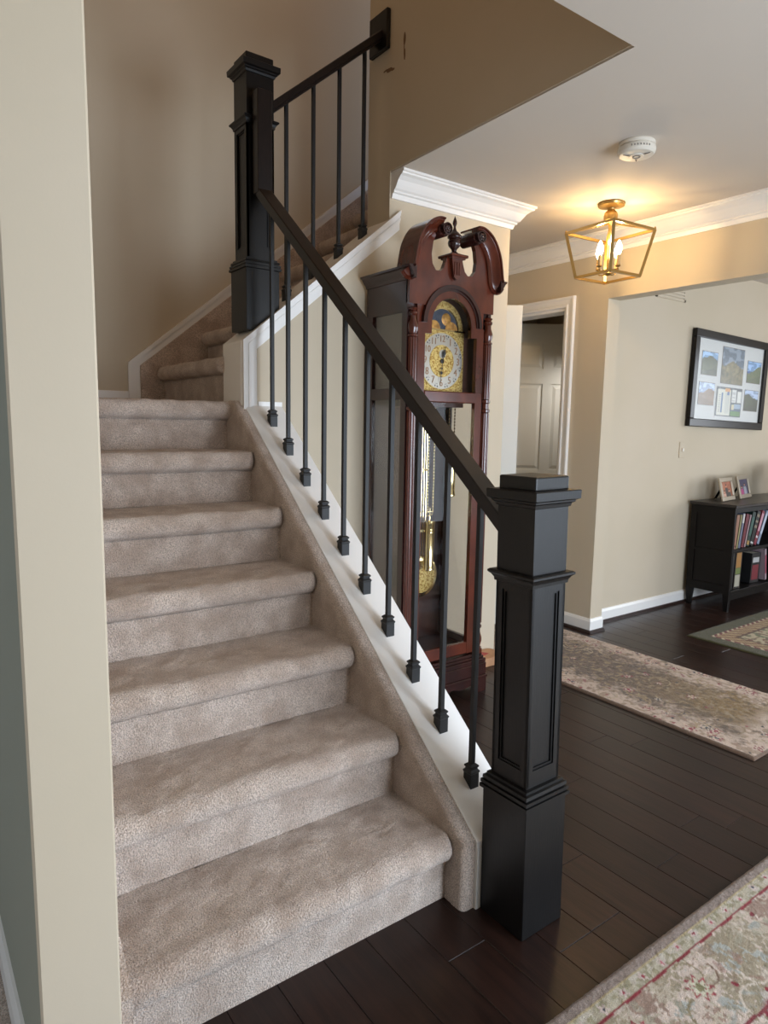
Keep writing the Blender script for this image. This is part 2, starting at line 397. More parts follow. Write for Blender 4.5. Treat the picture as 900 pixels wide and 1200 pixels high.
def window(n, axis, c, p, q, low=0.7, top=2.2):
    bm = BM(); z0, z1 = low, top
    def bx(u0, u1, w0, w1, d=0.03):
        if axis == 'y': box(bm, u0, u1, c-d, c+d, w0, w1)
        else: box(bm, c-d, c+d, u0, u1, w0, w1)
    m_ = (p+q)/2
    for a in (p, m_-0.03, q-0.05): bx(a, a+0.05, z0, z1)
    for a in (z0, (z0+z1)/2-0.02, z1-0.05): bx(p, q, a, a+0.05)
    w = struct('window_%d' % n, bm, M_white)
    bm = BM()
    if axis == 'y': box(bm, p, q, c-0.004, c+0.004, z0, z1)
    else: box(bm, c-0.004, c+0.004, p, q, z0, z1)
    obj('pane', bm, M_pane, w)
wall_with_window('wall_rear', 'y', -3.0, 0.1, -4.5, 6.5, [(0.05, 1.75), (2.75, 4.25)], low=0.1, top=1.75)
window(1, 'y', -2.95, 0.05, 1.75, 0.1, 1.75); window(2, 'y', -2.95, 2.75, 4.25, 0.1, 1.75)
wall_with_window('wall_dining_right', 'x', 6.5, 0.1, -4.5, 1.5, [(-2.0, 0.0)]); window(3, 'x', 6.55, -2.0, 0.0)
wall_with_window('wall_left_room_side', 'x', -4.6, 0.1, -4.5, 3.0, [(-0.2, 1.4)], M_green); window(4, 'x', -4.55, -0.2, 1.4)
bm = BM(); box(bm, -4.5, -1.033, 3.0, 3.1, 0, HC+0.03); struct('wall_left_room_back', bm, M_green)

# ceiling with the stairwell hole
bm = BM()
prism(bm, [(-1.0, -4.6), (6.6, -4.6), (6.6, 0.067), (-1.0, 0.067)], 'z', HC, HC+0.05)
prism(bm, [(0.738, 0.067), (6.6, 0.067), (6.6, 4.1), (1.5, 4.1), (1.5, 1.40), (0.783, 1.40)], 'z', HC, HC+0.05)
prism(bm, [(-4.6, -4.6), (-1.0, -4.6), (-1.0, 3.1), (-4.6, 3.1)], 'z', HC, HC+0.05)
struct('ceiling', bm, M_ceil)
bm = BM()   # wall smudges where an old bracket was removed
for (x, y, z, a, b_) in ((0, 1.283, 3.01, .010, .03), (0, 1.28, 2.945, .008, .028), (0, 1.285, 2.98, .004, .05), (0, 1.40, 2.925, .028, .010), (0, 1.37, 2.918, .018, .007), (0, 1.425, 2.932, .02, .006)):
    xx = 0.735 + (y-0.07)/(YW-0.07)*0.045 - 0.0008 if y < YW else WELLX-0.0008
    n = 9; vs = [bm.verts.new((xx, y + a*math.cos(2*math.pi*i/n)*(0.7+0.4*random.random()), z + b_*math.sin(2*math.pi*i/n)*(0.7+0.4*random.random()))) for i in range(n)]
    bm.faces.new(vs)
sm = struct('wall_smudge', bm, mat('brown scuff', rgb(126,98,72), .8)); sm['kind'] = 'structure'

# crown mouldings (out, down)
CR = [(0,0),(.098,0),(.098,.010),(.090,.013),(.088,.020),(.074,.026),(.058,.040),(.047,.058),(.036,.074),(.026,.080),(.026,.088),(.016,.092),(.012,.104),(.010,.112),(0,.112)]
bm = BM()
zc = HC-0.0005
sweep(bm, CR, [(WELLX+0.006, YW, zc), (1.585, YW, zc), (1.585, 3.3, zc)], [(0,-1,0), (1,-1,0), (1,0,0)], (0,0,-1))
struct('trim_1', bm, M_white, smooth=False)
bm = BM(); sweep(bm, CR, [(XH, 3.3, zc), (XH, -3.0, zc)], (-1,0,0), (0,0,-1)); struct('trim_2', bm, M_white)
# baseboards with dark shoe moulding
BB = [(0,0),(.014,0),(.014,.062),(.010,.070),(.006,.078),(0,.080)]
SH = [(0,0),(.018,0),(.016,.009),(.009,.016),(0,.018)]
def baseboard(name, path, side, z=0.0, shoe=True):
    bm = BM(); sweep(bm, BB, [(p[0], p[1], z+0.012) for p in path], side, (0,0,1)); o = struct(name, bm, M_white)
    if shoe:
        bm = BM(); sweep(bm, SH, [(p[0], p[1], z) for p in path], [Vector(s)*1.0 for s in side] if isinstance(side[0], tuple) else side, (0,0,1))
        bmesh.ops.transform(bm, matrix=Matrix.Identity(4), verts=bm.verts); 
        # shoe sits in front of the board
        path2 = [Vector((p[0], p[1], z)) + (Vector(side[i]) if isinstance(side[0], tuple) else Vector(side))*0.014 for i, p in enumerate(path)]
        bm.free(); bm = BM(); sweep(bm, SH, path2, side, (0,0,1)); obj('shoe_moulding', bm, M_shoe, o)
    return o
baseboard('baseboard_right', [(XH, 1.574, 0), (XH, 1.332, 0), (XH2, 1.332, 0)], [(-1,0,0), (-1,-1,0), (0,-1,0)])
baseboard('baseboard_dining', [(XH2, 1.44, 0), (6.4, 1.44, 0)], (0,-1,0))
baseboard('baseboard_hall_left', [(1.585, YW2, 0), (1.585, 3.3, 0)], (1,0,0))
baseboard('baseboard_left', [(-1.033, -0.12, 0), (-1.033, 3.0, 0)], (-1,0,0), shoe=False)
# casing of the hall door
CS = [(0,0),(.004,-.018),(.016,-.020),(.024,-.015),(.05,-.017),(.056,-.022),(.068,-.022),(.070,0)]
bm = BM(); cp = [(XH, DY0-0.0, 0), (XH, DY0, DZ), (XH, DY1, DZ), (XH, DY1, 0)]
pts = [Vector(p) for p in cp]; sides = [Vector((0,-1,0)), Vector((0,-1,1)), Vector((0,1,1)), Vector((0,1,0))]
rings = [[bm.verts.new(p + s*a + Vector((b_,0,0))) for a, b_ in CS] for p, s in zip(pts, sides)]
for A, B in zip(rings, rings[1:]):
    for k in range(len(CS)): bm.faces.new((A[k], A[(k+1)%len(CS)], B[(k+1)%len(CS)], B[k]))
bm.faces.new(rings[0]); bm.faces.new(rings[-1][::-1])
struct('trim_3', bm, M_white)
bm = BM(); box(bm, XH-0.004, XH2+0.004, DY0-0.001, DY0+0.016, 0, DZ); box(bm, XH-0.004, XH2+0.004, DY1-0.016, DY1+0.001, 0, DZ); box(bm, XH-0.004, XH2+0.004, DY0+0.016, DY1-0.016, DZ-0.016, DZ+0.001)
struct('trim_4', bm, M_white)

# doors -------------------------------------------------------------
def door_leaf(name, hinge, ang, w, h, panels=True):
    mtx = Matrix.Translation((hinge[0], hinge[1], 0.01)) @ Matrix.Rotation(ang, 4, 'Z')
    bm = BM(); t = 0.036
    if not panels:
        box(bm, 0, w, -t/2, t/2, 0, h, bev=0.002)
    else:
        cols = [(0.10, 0.31), (0.375, 0.60)] if w < 0.72 else [(0.11, 0.34), (0.42, 0.65)]
        rows = [(0.22, 0.86), (0.98, 1.62), (1.73, 1.93)]
        box(bm, 0, w, -t/2+0.008, t/2-0.008, 0, h)
        xs = [0, cols[0][0], cols[0][1], cols[1][0], cols[1][1], w]
        for a, b_ in ((xs[0], xs[1]), (xs[2], xs[3]), (xs[4], xs[5])): box(bm, a, b_, -t/2, t/2, 0, h, bev=0.0)
        zz = [0] + [v for r in rows for v in r] + [h]
        for a, b_ in zip(zz[::2], zz[1::2]):
            for c0, c1 in cols: box(bm, c0, c1, -t/2, t/2, a, b_)
    bmesh.ops.transform(bm, matrix=mtx, verts=bm.verts)
    d = struct(name, bm, M_door)
    if panels:
        for c0, c1 in cols:
            for r0, r1 in rows:
                b2 = BM()
                for s in (-1, 1):
                    y0 = s*(t/2-0.008); y1 = s*(t/2-0.001); g = 0.012; e = 0.034
                    A = [b2.verts.new(q) for q in ((c0+g, y0, r0+g), (c1-g, y0, r0+g), (c1-g, y0, r1-g), (c0+g, y0, r1-g))]
                    B = [b2.verts.new(q) for q in ((c0+e, y1, r0+e), (c1-e, y1, r0+e), (c1-e, y1, r1-e), (c0+e, y1, r1-e))]
                    b2.faces.new(B); b2.faces.new(A[::-1])
                    for k in range(4): b2.faces.new((A[k], A[(k+1)%4], B[(k+1)%4], B[k]))
                bmesh.ops.transform(b2, matrix=mtx, verts=b2.verts); obj('door_panel', b2, M_door, d)
    b3 = BM(); lathe(b3, [(0,0),(.022,.002),(.026,.004),(.010,.010),(.010,.03),(.026,.045),(.022,.06),(0,.065)], w-0.06, -t/2, 16, 0.95, axis='y')
    bmesh.ops.transform(b3, matrix=mtx, verts=b3.verts); obj('door_knob', b3, M_brass, d, smooth=True)
    return d
ang45 = math.atan2(-0.5885, 0.8084)
door_leaf('door_1', (1.605, 2.075), ang45, 0.588, 2.055, panels=False)
door_leaf('door_2', (2.545, 2.345), ang45, 0.70, 2.055)

# ------------------------------------------------------------------ staircase
stair = empty('staircase', (-0.45, 0, 0), 'L-shaped staircase covered in beige carpet rising beside the white wall end', 'staircase')
def step_profile(T_, first=False):
    P = [(0, 0), (0, 0.04), (0, 0.085), (0, RS-0.076)]
    P += [(-0.006, RS-0.079)]
    r = 0.0375; cx = -0.002
    for i in range(10):
        a = -math.pi/2 - math.pi*i/9
        P.append((cx + (r+0.004)*math.cos(a), RS-r + r*math.sin(a)))
    P += [(0.02, RS)] + [(t, RS) for t in np.linspace(0.05, T_, 7)]
    return P
def densify(P, d):
    out = [P[0]]
    for a, b_ in zip(P, P[1:]):
        n = max(1, int(math.ceil(math.hypot(b_[0]-a[0], b_[1]-a[1])/d)))
        out += [(a[0]+(b_[0]-a[0])*i/n, a[1]+(b_[1]-a[1])*i/n) for i in range(1, n+1)]
    return out
def carpet_step(run, z0, w0, w1, kind, s0, label=None, sag=1.0):
    """kind 'y': profile runs in +y, width in x from w0 to w1 ; 'x': runs in +x, width in y"""
    P = np.array(densify(step_profile(run), 0.008)); n = int(abs(w1-w0)/0.010); w = np.linspace(w0, w1, n)
    Wd, S = np.meshgrid(w, P[:, 0]); _, Z = np.meshgrid(w, P[:, 1])
    # nose ends are rounded in plan
    e = np.minimum(np.abs(Wd-w0), np.abs(Wd-w1)); k = np.clip(e/0.028, 0, 1); k = np.sqrt(np.clip(1-(1-k)**2, 0, 1))
    S = np.where(S < 0, S*(0.15+0.85*k), S)
    nz = (vnoise(Wd+10, S+Z+10+z0*3, 0.05, 3)-.5)*0.006 + rng.normal(0, 0.0008, Wd.shape)
    top = (Z > RS-0.03)
    S2 = S + np.where(top & (S > 0.0), 0, nz); Z2 = Z + np.where(top, nz, 0)
    S2[0] = S[0]
    if kind == 'y': A = np.stack([Wd, s0+S2, z0+Z2], -1)
    else: A = np.stack([s0+S2, Wd, z0+Z2], -1)
    o = grid_mesh('carpeted_step', A, None, M_carpet, stair, W[stair.name][:]); 
    return o
for k in range(6): carpet_step(T+0.006, k*RS, X0-0.004, 0.003, 'y', k*T)
o = carpet_step(2.405-6*T, 6*RS, X0-0.004, 0.044, 'y', 6*T); o.name = 'landing'; W['landing'] = W[stair.name]
for k in range(7): carpet_step(T+0.006, 1.4+k*RS, YW2-0.010, 2.388, 'x', 0.036+k*T)
# carpet clad stringers
bm = BM()
prism(bm, [(-0.060, 0), (-0.060, 0.185), (1.372, zcap(1.372)-0.036), (1.398, 1.375), (1.46, 1.385), (1.475, 1.30), (1.475, 0.9), (0.2, 0)], 'x', 0.0004, 0.0380)
sp = [(-.001,-.045),(-.001,-.020),(.0005,-.012),(.004,-.006),(.009,-.002),(.016,0),(.0385,0),(.0385,-.045)]
sweep(bm, sp, [(0,-.078,0), (0,-.078,.203), (0,1.372,zcap(1.372)-.004), (0,1.400,1.404), (0,1.47,1.406)], (1,0,0), [(0,-1,0), (0,-1,.4755), (0,-.5,.87), (0,-.15,.99), (0,0,1)])
obj('carpeted_stringer', bm, M_carpet, stair, smooth=True, angle=62)
bm = BM()
prism(bm, [(-0.085, 0), (-0.085, 0.22), (1.40, zcap(1.42)), (1.475, 1.45), (1.475, 0.9), (0.2, 0)], 'x', XL-0.001, X0)
obj('carpeted_stringer', bm, M_carpet, stair)
bm = BM()
prism(bm, [(-0.085, 1.38), (-0.085, 1.60), (1.6, 1.60+0.8136*1.685), (1.6, 2.3), (0.3, 1.38)], 'y', 2.385, 2.412)
obj('carpeted_stringer', bm, M_carpet, stair)
bm = BM()
prism(bm, [(-0.145, 1.39), (-0.145, 1.613), (-0.135, 1.622), (2.0, 1.622+0.8136*2.135), (2.0, 3.1), (0.0, 1.39)], 'y', 2.405, 2.4205)
prism(bm, [(-0.145, 1.60), (-0.145, 1.613), (-0.135, 1.622), (2.0, 1.622+0.8136*2.135), (2.0, 1.602+0.8136*2.135), (-0.13, 1.602)], 'y', 2.398, 2.406)
obj('skirt_board', bm, M_white, stair)
bm = BM(); box(bm, -0.90, -0.145, 2.408, 2.42, 1.39, 1.465, bev=0.002); box(bm, -0.899, -0.888, 1.475, 2.41, 1.39, 1.465); obj('landing_baseboard', bm, M_white, stair)
# knee wall of the lower flight
bm = BM(); prism(bm, [(-0.088, 0), (-0.088, zcap(-0.088)-0.018), (YW, zcap(YW)-0.018), (YW, 0)], 'x', 0.0395, 0.208)
obj('knee_wall', bm, M_white, stair)
bm = BM(); prism(bm, [(-0.088, zcap(-0.088)-0.019), (-0.088, zcap(-0.088)), (YW, zcap(YW)), (YW, zcap(YW)-0.019)], 'x', 0.0375, 0.2135)
bmesh.ops.bevel(bm, geom=list(bm.edges), offset=0.0015, segments=1, affect='EDGES')
obj('knee_wall_cap', bm, M_white, stair)
bm = BM(); box(bm, 0.10, 0.213, 1.372, 1.380, zcap(1.38)-0.01, zcap(1.38)+0.012); obj('cap_bead', bm, M_white, stair)
bm = BM(); box(bm, 0.0245, 0.0305, YW-0.001, YW2+0.003, 1.36, 1.646, bev=.0015); obj('end_board', bm, M_white, stair)
# upper knee wall: cap and moulded skirt on the hall face
bm = BM(); prism(bm, [(0.026, zk2(0.026)-0.004), (0.026, zk2(0.026)+0.012), (WELLX, zk2(WELLX)+0.012), (WELLX, zk2(WELLX)-0.004)], 'y', YW-0.004, YW2+0.004)
obj('knee_wall_cap', bm, M_white, stair)
def skirt_piece(bm, off0, off1, d):
    """band between two offsets measured inwards from the outer outline; d = how far it stands proud"""
    s = 0.82; cs = math.hypot(1, s)
    def pt(o):  # corner at offset o
        x = 0.028+o; z = zk2(0.028) + 0.014 + s*(x-0.028) - o*cs; return x, z
    (xa, za), (xb, zb) = pt(off0), pt(off1)
    xe = 0.835
    ze = lambda o: zk2(0.028)+0.014 + s*(xe-0.028) - o*cs
    prism(bm, [(xa, 1.355), (xa, za), (xe - off0*0.0, ze(off0)), (xe, ze(off1)), (xb, zb), (xb, 1.36+0.0)], 'y', YW-d, YW+0.0005)
bm = BM()
for a, b_, d in ((0, .010, .022), (.010, .018, .018), (.018, .026, .013), (.026, .034, .016), (.034, .042, .012), (.042, .066, .0085)): skirt_piece(bm, a, b_+0.0005, d)
obj('skirt_moulding', bm, M_white, stair)

# ------------------------------------------------------------------ railings
def newel(parent, cx, cy, z0, zb, name='newel_post', lean=None):
    """zb = height of the top of the base box"""
    W0 = W[parent.name]
    def fin(bm):
        if lean:
            m_ = Matrix.Translation((cx, cy, 0)) @ Matrix.Rotation(lean[1], 4, Vector(lean[0])) @ Matrix.Translation((-cx, -cy, 0))
            bmesh.ops.transform(bm, matrix=m_, verts=bm.verts)
        return bm
    bm = BM(); h = .061
    z1 = zb+.042; z2 = zb+.592; z3 = z2+.175
    # shaft with a recessed panel on each face
    box(bm, cx-h, cx+h, cy-h, cy+h, z2, z3)
    i = h-.008; box(bm, cx-i, cx+i, cy-i, cy+i, z1, z2)
    st = .022
    for sx, sy in ((1,0),(-1,0),(0,1),(0,-1)):
        for (u0, u1, w0, w1) in ((-h, -h+st, z1, z2), (h-st, h, z1, z2), (-h+st, h-st, z1, z1+.045), (-h+st, h-st, z2-.045, z2)):
            if sx: box(bm, min(cx+sx*h, cx+sx*i), max(cx+sx*h, cx+sx*i), cy+u0, cy+u1, w0, w1)
            else: box(bm, cx+u0, cx+u1, min(cy+sy*h, cy+sy*i), max(cy+sy*h, cy+sy*i), w0, w1)
    p = obj(name, fin(bm), M_black, parent)
    b2 = BM(); hb = .0765; box(b2, cx-hb, cx+hb, cy-hb, cy+hb, z0, zb, bev=.0015); obj('newel_base', fin(b2), M_black, p)
    b2 = BM(); sqstack(b2, cx, cy, [(.0765,zb-.004),(.0835,zb-.002),(.0835,zb+.007),(.0785,zb+.008),(.0785,zb+.011),(.0815,zb+.012),(.0815,zb+.020),(.0750,zb+.021),(.0750,zb+.024),(.0780,zb+.025),(.0770,zb+.033),(.070,zb+.035),(.070,zb+.042),(.060,zb+.044)])
    obj('newel_base_moulding', fin(b2), M_black, p)
    b2 = BM(); sqstack(b2, cx, cy, [(.060,z2-.028),(.065,z2-.026),(.066,z2-.018),(.071,z2-.010),(.078,z2-.004),(.078,z2+.001),(.074,z2+.004),(.060,z2+.005)]); obj('newel_collar', fin(b2), M_black, p)
    zt = z3
    b2 = BM(); sqstack(b2, cx, cy, [(.060,zt-.008),(.065,zt-.006),(.067,zt+.002),(.073,zt+.006),(.0735,zt+.010),(.082,zt+.014),(.083,zt+.034),(.081,zt+.036),(.062,zt+.038)]); obj('newel_cap', fin(b2), M_black, p)
    b2 = BM(); box(b2, cx-.061, cx+.061, cy-.061, cy+.061, zt+.035, zt+.070, bev=.004, seg=2); obj('newel_top_block', fin(b2), M_black, p)
    # panel beads
    b2 = BM()
    for sx, sy in ((1,0),(-1,0),(0,1),(0,-1)):
        a0, a1 = -h+st, h-st; g = .006
        for (u0, u1, w0, w1) in ((a0, a0+g, z1+.045, z2-.045), (a1-g, a1, z1+.045, z2-.045), (a0+g, a1-g, z1+.045, z1+.045+g), (a0+g, a1-g, z2-.045-g, z2-.045)):
            q = i+.004
            if sx: box(b2, min(cx+sx*i, cx+sx*q), max(cx+sx*i, cx+sx*q), cy+u0, cy+u1, w0, w1)
            else: box(b2, cx+u0, cx+u1, min(cy+sy*i, cy+sy*q), max(cy+sy*i, cy+sy*q), w0, w1)
    obj('panel_bead', fin(b2), M_black, p)
    return p
RP = [(-.031,.014),(-.031,.045),(-.028,.049),(.028,.049),(.031,.045),(.031,.014),(.027,.011),(.027,0),(-.027,0),(-.027,.011)]
rail1 = empty('stair_railing', (0.13, 0.6, 0.27), 'black railing of the lower flight with ten thin iron balusters and front newel', 'railing')
newel(rail1, .1315, -.166, 0, .362, lean=((0.588, 0.809, 0), -0.0135))
def zr(y): return 1.101 + .828*y
bm = BM(); sweep(bm, RP, [(.117, -.118, zr(-.118)), (.12, 1.375, zr(1.375))], (1,0,0), (0,0,1.0)); obj('handrail', bm, M_rail, rail1)
bm = BM(); box(bm, .087, .153, 1.333, 1.383, zr(1.35)+0.02, 2.635, bev=.003); obj('rail_riser', bm, M_rail, rail1)
bm = BM(); box(bm, .094, .146, 1.375, 1.415, 2.575, 2.632, bev=.003); obj('rail_connector', bm, M_rail, rail1)
def baluster_set(parent, spots, h, slope, axis):
    proto = None
    for (x, y, z) in spots:
        if proto is None:
            b = BM(); box(b, x-.007, x+.007, y-.007, y+.007, z, z+h); bar = obj('baluster', b, M_iron, parent, origin=(x, y, z))
            b = BM(); hs = .0155; dz = slope*hs
            vb = []
            for zz_, hh in ((0, hs), (.030, hs), (.034, hs*1.12), (.037, hs*1.12), (.043, hs*.8), (.046, hs*.8), (.049, hs*.98), (.053, hs*.98), (.058, hs*.6)):
                ring = []
                for sx, sy in ((-1,-1),(1,-1),(1,1),(-1,1)):
                    off = (sy if axis == 'y' else sx)*dz if zz_ == 0 else 0
                    ring.append(b.verts.new((x+sx*hh, y+sy*hh, z+zz_+off)))
                vb.append(ring)
            for A, B in zip(vb, vb[1:]):
                for k in range(4): b.faces.new((A[k], A[(k+1)%4], B[(k+1)%4], B[k]))
            b.faces.new(vb[0][::-1]); b.faces.new(vb[-1])
            shoe = obj('baluster_shoe', b, M_iron, bar); proto = (bar, shoe)
        else:
            a = proto[0].copy(); link(a, parent, (x, y, z)); s = proto[1].copy(); COL.objects.link(s); s.parent = a; s.location = (0,0,0); W[s.name] = W[a.name]
baluster_set(rail1, [(.12, .030+.139*i, zcap(.030+.139*i)) for i in range(10)], .858, .8125, 'y')

rail2 = empty('stair_railing', (0.13, 1.465, 1.66), 'black railing of the upper flight running from corner newel to wall plate', 'railing')
newel(rail2, .132, 1.462, 1.70, 1.955)
def zr2(x): return 2.632 + .828*(x-.244)
bm = BM(); sweep(bm, RP, [(.185, 1.462, zr2(.185)), (WELLX-.012, 1.462, zr2(WELLX-.012))], (0,1,0), (0,0,1)); obj('handrail', bm, M_rail, rail2, smooth=True, angle=30)
bm = BM(); box(bm, WELLX-.022, WELLX+.0005, 1.392, 1.535, 3.015, 3.185, bev=.004); o = obj('wall_plate', bm, M_black, rail2)
baluster_set(rail2, [(.283+.134*i, 1.462, zk2(.283+.134*i)+.012) for i in range(4)], .81, .82, 'x')

# ------------------------------------------------------------------ grandfather clock
CX = .895; CL, CRr = .645, 1.145; CY0, CY1 = 1.045, 1.360
clock = empty('grandfather_clock', (CX, 1.2, 0), 'tall cherry wood grandfather clock with scrolled top standing against the hall wall', 'clock')
# plinth
bm = BM()
for (e, z0, z1) in ((.018, .145, .168), (.010, .168, .180), (.004, .180, .195), (.020, .085, .145), (.026, .070, .085)):
    box(bm, CL-e, CRr+e, CY0-e-.006, CY1, z0, z1, bev=.003)
obj('plinth', bm, M_cherry_d, clock)
bm = BM()  # bracket feet with scalloped apron
ap = [(CL-.02, 0.0), (CL-.02, .072), (CRr+.02, .072), (CRr+.02, 0.0), (CRr-.045, 0.0)]
def scal(t):  # apron bottom, t 0..1 from right foot to left foot
    x = (CRr-.045)+(CL+.045-(CRr-.045))*t; u = abs(t-.5)*2
    z = .04 - .018*math.exp(-((u)/.16)**2) + .012*math.sin(u*9)*(1-u) - .03*max(0, (u-.86)/.14)
    return (x, z)
ap += [scal(t) for t in np.linspace(0.02, .98, 33)] + [(CL+.045, 0.0)]
prism(bm, ap, 'y', CY0-.028, CY0-.008)
for x0, x1 in ((CL-.02, CL), (CRr, CRr+.02)): prism(bm, [(CY0-.008, 0), (CY0-.008, .072), (CY1, .072), (CY1, 0), (CY1-.06, 0), (CY1-.09, .04), (CY0+.08, .04), (CY0+.05, 0)], 'x', x0, x1)
obj('bracket_feet', bm, M_cherry_d, clock)
# carcass
bm = BM()
box(bm, CL+.001, CRr-.001, CY1-.012, CY1, .191, 1.929)                    # back panel
box(bm, CL+.02, CRr-.02, CY0+.046, CY1-.013, .192, .212)               # floor
box(bm, CL+.02, CRr-.02, CY0+.024, CY1-.013, 1.905, 1.929)             # roof
obj('back_panel', bm, M_cherry_side, clock)
for s, xa, xb in ((-1, CL, CL+.018), (1, CRr-.018, CRr)):
    bm = BM()
    for (ya, yb, za, zb) in ((CY0+.01, CY0+.045, .19, 1.93), (CY1-.05, CY1-.012, .19, 1.93), (CY0+.045, CY1-.05, .19, .25), (CY0+.045, CY1-.05, 1.425, 1.475), (CY0+.045, CY1-.05, 1.80, 1.93)):
        box(bm, xa, xb, ya, yb, za, zb)
    f = obj('side_frame', bm, M_cherry_d, clock)
    bm = BM(); xm = (xa+xb)/2
    box(bm, xm-.002, xm+.002, CY0+.043, CY1-.048, 1.473, 1.802)
    box(bm, xm-.002, xm+.002, CY0+.043, CY1-.048, .248, 1.427)
    obj('side_glass', bm, M_sideglass, clock)
# quarter columns
def column(cx):
    cy = CY0+.002
    bm = BM(); r = .022
    def turned(z0, z1): 
        n = z1-z0
        return [(.016,z0),(.023,z0+.004),(.023,z0+.012),(.017,z0+.016),(.024,z0+n*.3),(.0235,z0+n*.42),(.016,z0+n*.6),(.015,z0+n*.72),(.021,z0+n*.78),(.021,z0+n*.84),(.015,z0+n*.9),(.022,z1-.004),(.016,z1)]
    lathe(bm, turned(.215, .36), cx, cy, 16); lathe(bm, turned(1.69, 1.815), cx, cy, 16)
    lathe(bm, [(.015,1.375),(.023,1.38),(.023,1.392),(.018,1.396),(.018,1.42),(.023,1.424),(.023,1.436),(.015,1.44)], cx, cy, 16)
    for za, zb in ((.36, 1.375), (1.44, 1.69)):   # fluted shafts
        n = 40; ring = [(cx+(.0205-(.0028 if (i % 4) in (1, 2) else 0))*math.cos(2*math.pi*i/n), cy+(.0205-(.0028 if (i % 4) in (1, 2) else 0))*math.sin(2*math.pi*i/n)) for i in range(n)]
        prism(bm, ring, 'z', za, zb)
    box(bm, cx-.024, cx+.024, CY0-.012, CY0+.022, .193, .217)
    return obj('fluted_column', bm, M_cherry, clock, smooth=True, angle=25)
column(CL+.026); column(CRr-.026)
bm = BM()
for xa, xb in ((CL+.004, CL+.052), (CRr-.052, CRr-.004)): box(bm, xa, xb, CY0+.019, CY0+.032, .19, 1.84)
obj('column_backing', bm, M_cherry_d, clock)
# door: frame with arched top
DL, DR = CL+.053, CRr-.053; dcx = (DL+DR)/2; hw = (DR-DL)/2
def arch(r, cz, x=dcx, n=24, a0=0, a1=math.pi): return [(x+r*math.cos(a0+(a1-a0)*i/n), cz+r*math.sin(a0+(a1-a0)*i/n)) for i in range(n+1)]
spring = 1.760; ri = .118; so = hw-.044
def ringband(bm, outer, inner, y0, y1):
    n = len(outer); A=[[bm.verts.new((p[0], y, p[1])) for p in L] for L in (outer, inner) for y in (y0, y1)]
    o0, o1, i0, i1 = A
    for k in range(n-1):
        bm.faces.new((o0[k], o0[k+1], i0[k+1], i0[k])); bm.faces.new((o1[k], i1[k], i1[k+1], o1[k+1]))
        bm.faces.new((o0[k], o1[k], o1[k+1], o0[k+1])); bm.faces.new((i0[k], i0[k+1], i1[k+1], i1[k]))
    for k in (0, n-1): bm.faces.new((o0[k], i0[k], i1[k], o1[k]))
bm = BM()
y0, y1 = CY0, CY0+.022
box(bm, DL, DL+.042, y0, y1, .205, spring-.045); box(bm, DR-.042, DR, y0, y1, .205, spring-.045)
box(bm, DL+.042, DR-.042, y0, y1, .205, .262, bev=.002); box(bm, DL+.042, DR-.042, y0-.004, y1, 1.418, 1.468, bev=.004)
box(bm, DL, DR, y0+.008, y1-.002, 1.835, 1.90) if False else None
prism(bm, [(DL, spring-.01), (dcx-ri, spring-.01)] + arch(ri, spring)[::-1] + [(dcx+ri, spring-.01), (DR, spring-.01), (DR, 1.90), (DL, 1.90)], 'y', y0+.006, y1-.001)
ringband(bm, arch(.152, spring), arch(ri, spring), y0, y1)
for s in (-1, 1):
    xs_ = sorted((dcx+s*ri, dcx+s*hw)); box(bm, xs_[0], xs_[1], y0, y1, spring-.045, spring+.0)
obj('door_frame', bm, M_cherry, clock)
bm = BM()  # arch moulding: raised arched bead
ringband(bm, arch(.174, spring), arch(.158, spring), y0-.012, y1); ringband(bm, arch(.158, spring), arch(.148, spring), y0-.005, y1)
obj('arch_moulding', bm, M_cherry_d, clock, smooth=True, angle=30)
bm = BM(); prism(bm, [(DL+.04, .26), (DR-.04, .26), (DR-.04, 1.42), (DL+.04, 1.42)], 'y', y0+.010, y0+.013)
prism(bm, [(DL+.04, 1.466), (DR-.04, 1.466), (DR-.04, spring-.04)] + arch(ri+.002, spring) + [(DL+.04, spring-.04)], 'y', y0+.010, y0+.013)
obj('door_glass', bm, M_clear, clock)
# fascia above the arch with swan neck silhouette
Zb = 1.832
def fascia(yy0, yy1):
    P = [(CL, Zb), (CL+.053, Zb)]
    P += [(dcx-.172*math.cos(a), spring+.172*math.sin(a)) for a in np.linspace(math.asin(.072/.172), math.pi-math.asin(.072/.172), 26)]
    P += [(CRr-.053, Zb), (CRr, Zb), (CRr, 1.955)]
    right = [(1.137, 1.985), (1.128, 2.03), (1.112, 2.08), (1.085, 2.13), (1.05, 2.160), (1.010, 2.172), (1.002, 2.14), (1.020, 2.10), (1.028, 2.05), (1.022, 2.01), (1.002, 1.985), (.975, 1.985), (.958, 2.0), (.948, 2.025), (.940, 2.05)]
    P += right + [(2*CX-x, z) for x, z in right[::-1]] + [(CL, 1.955)]
    prism(bm, P, 'y', yy0, yy1)
bm = BM(); fascia(CY0-.004, CY0+.018); obj('fascia', bm, M_cherry, clock)
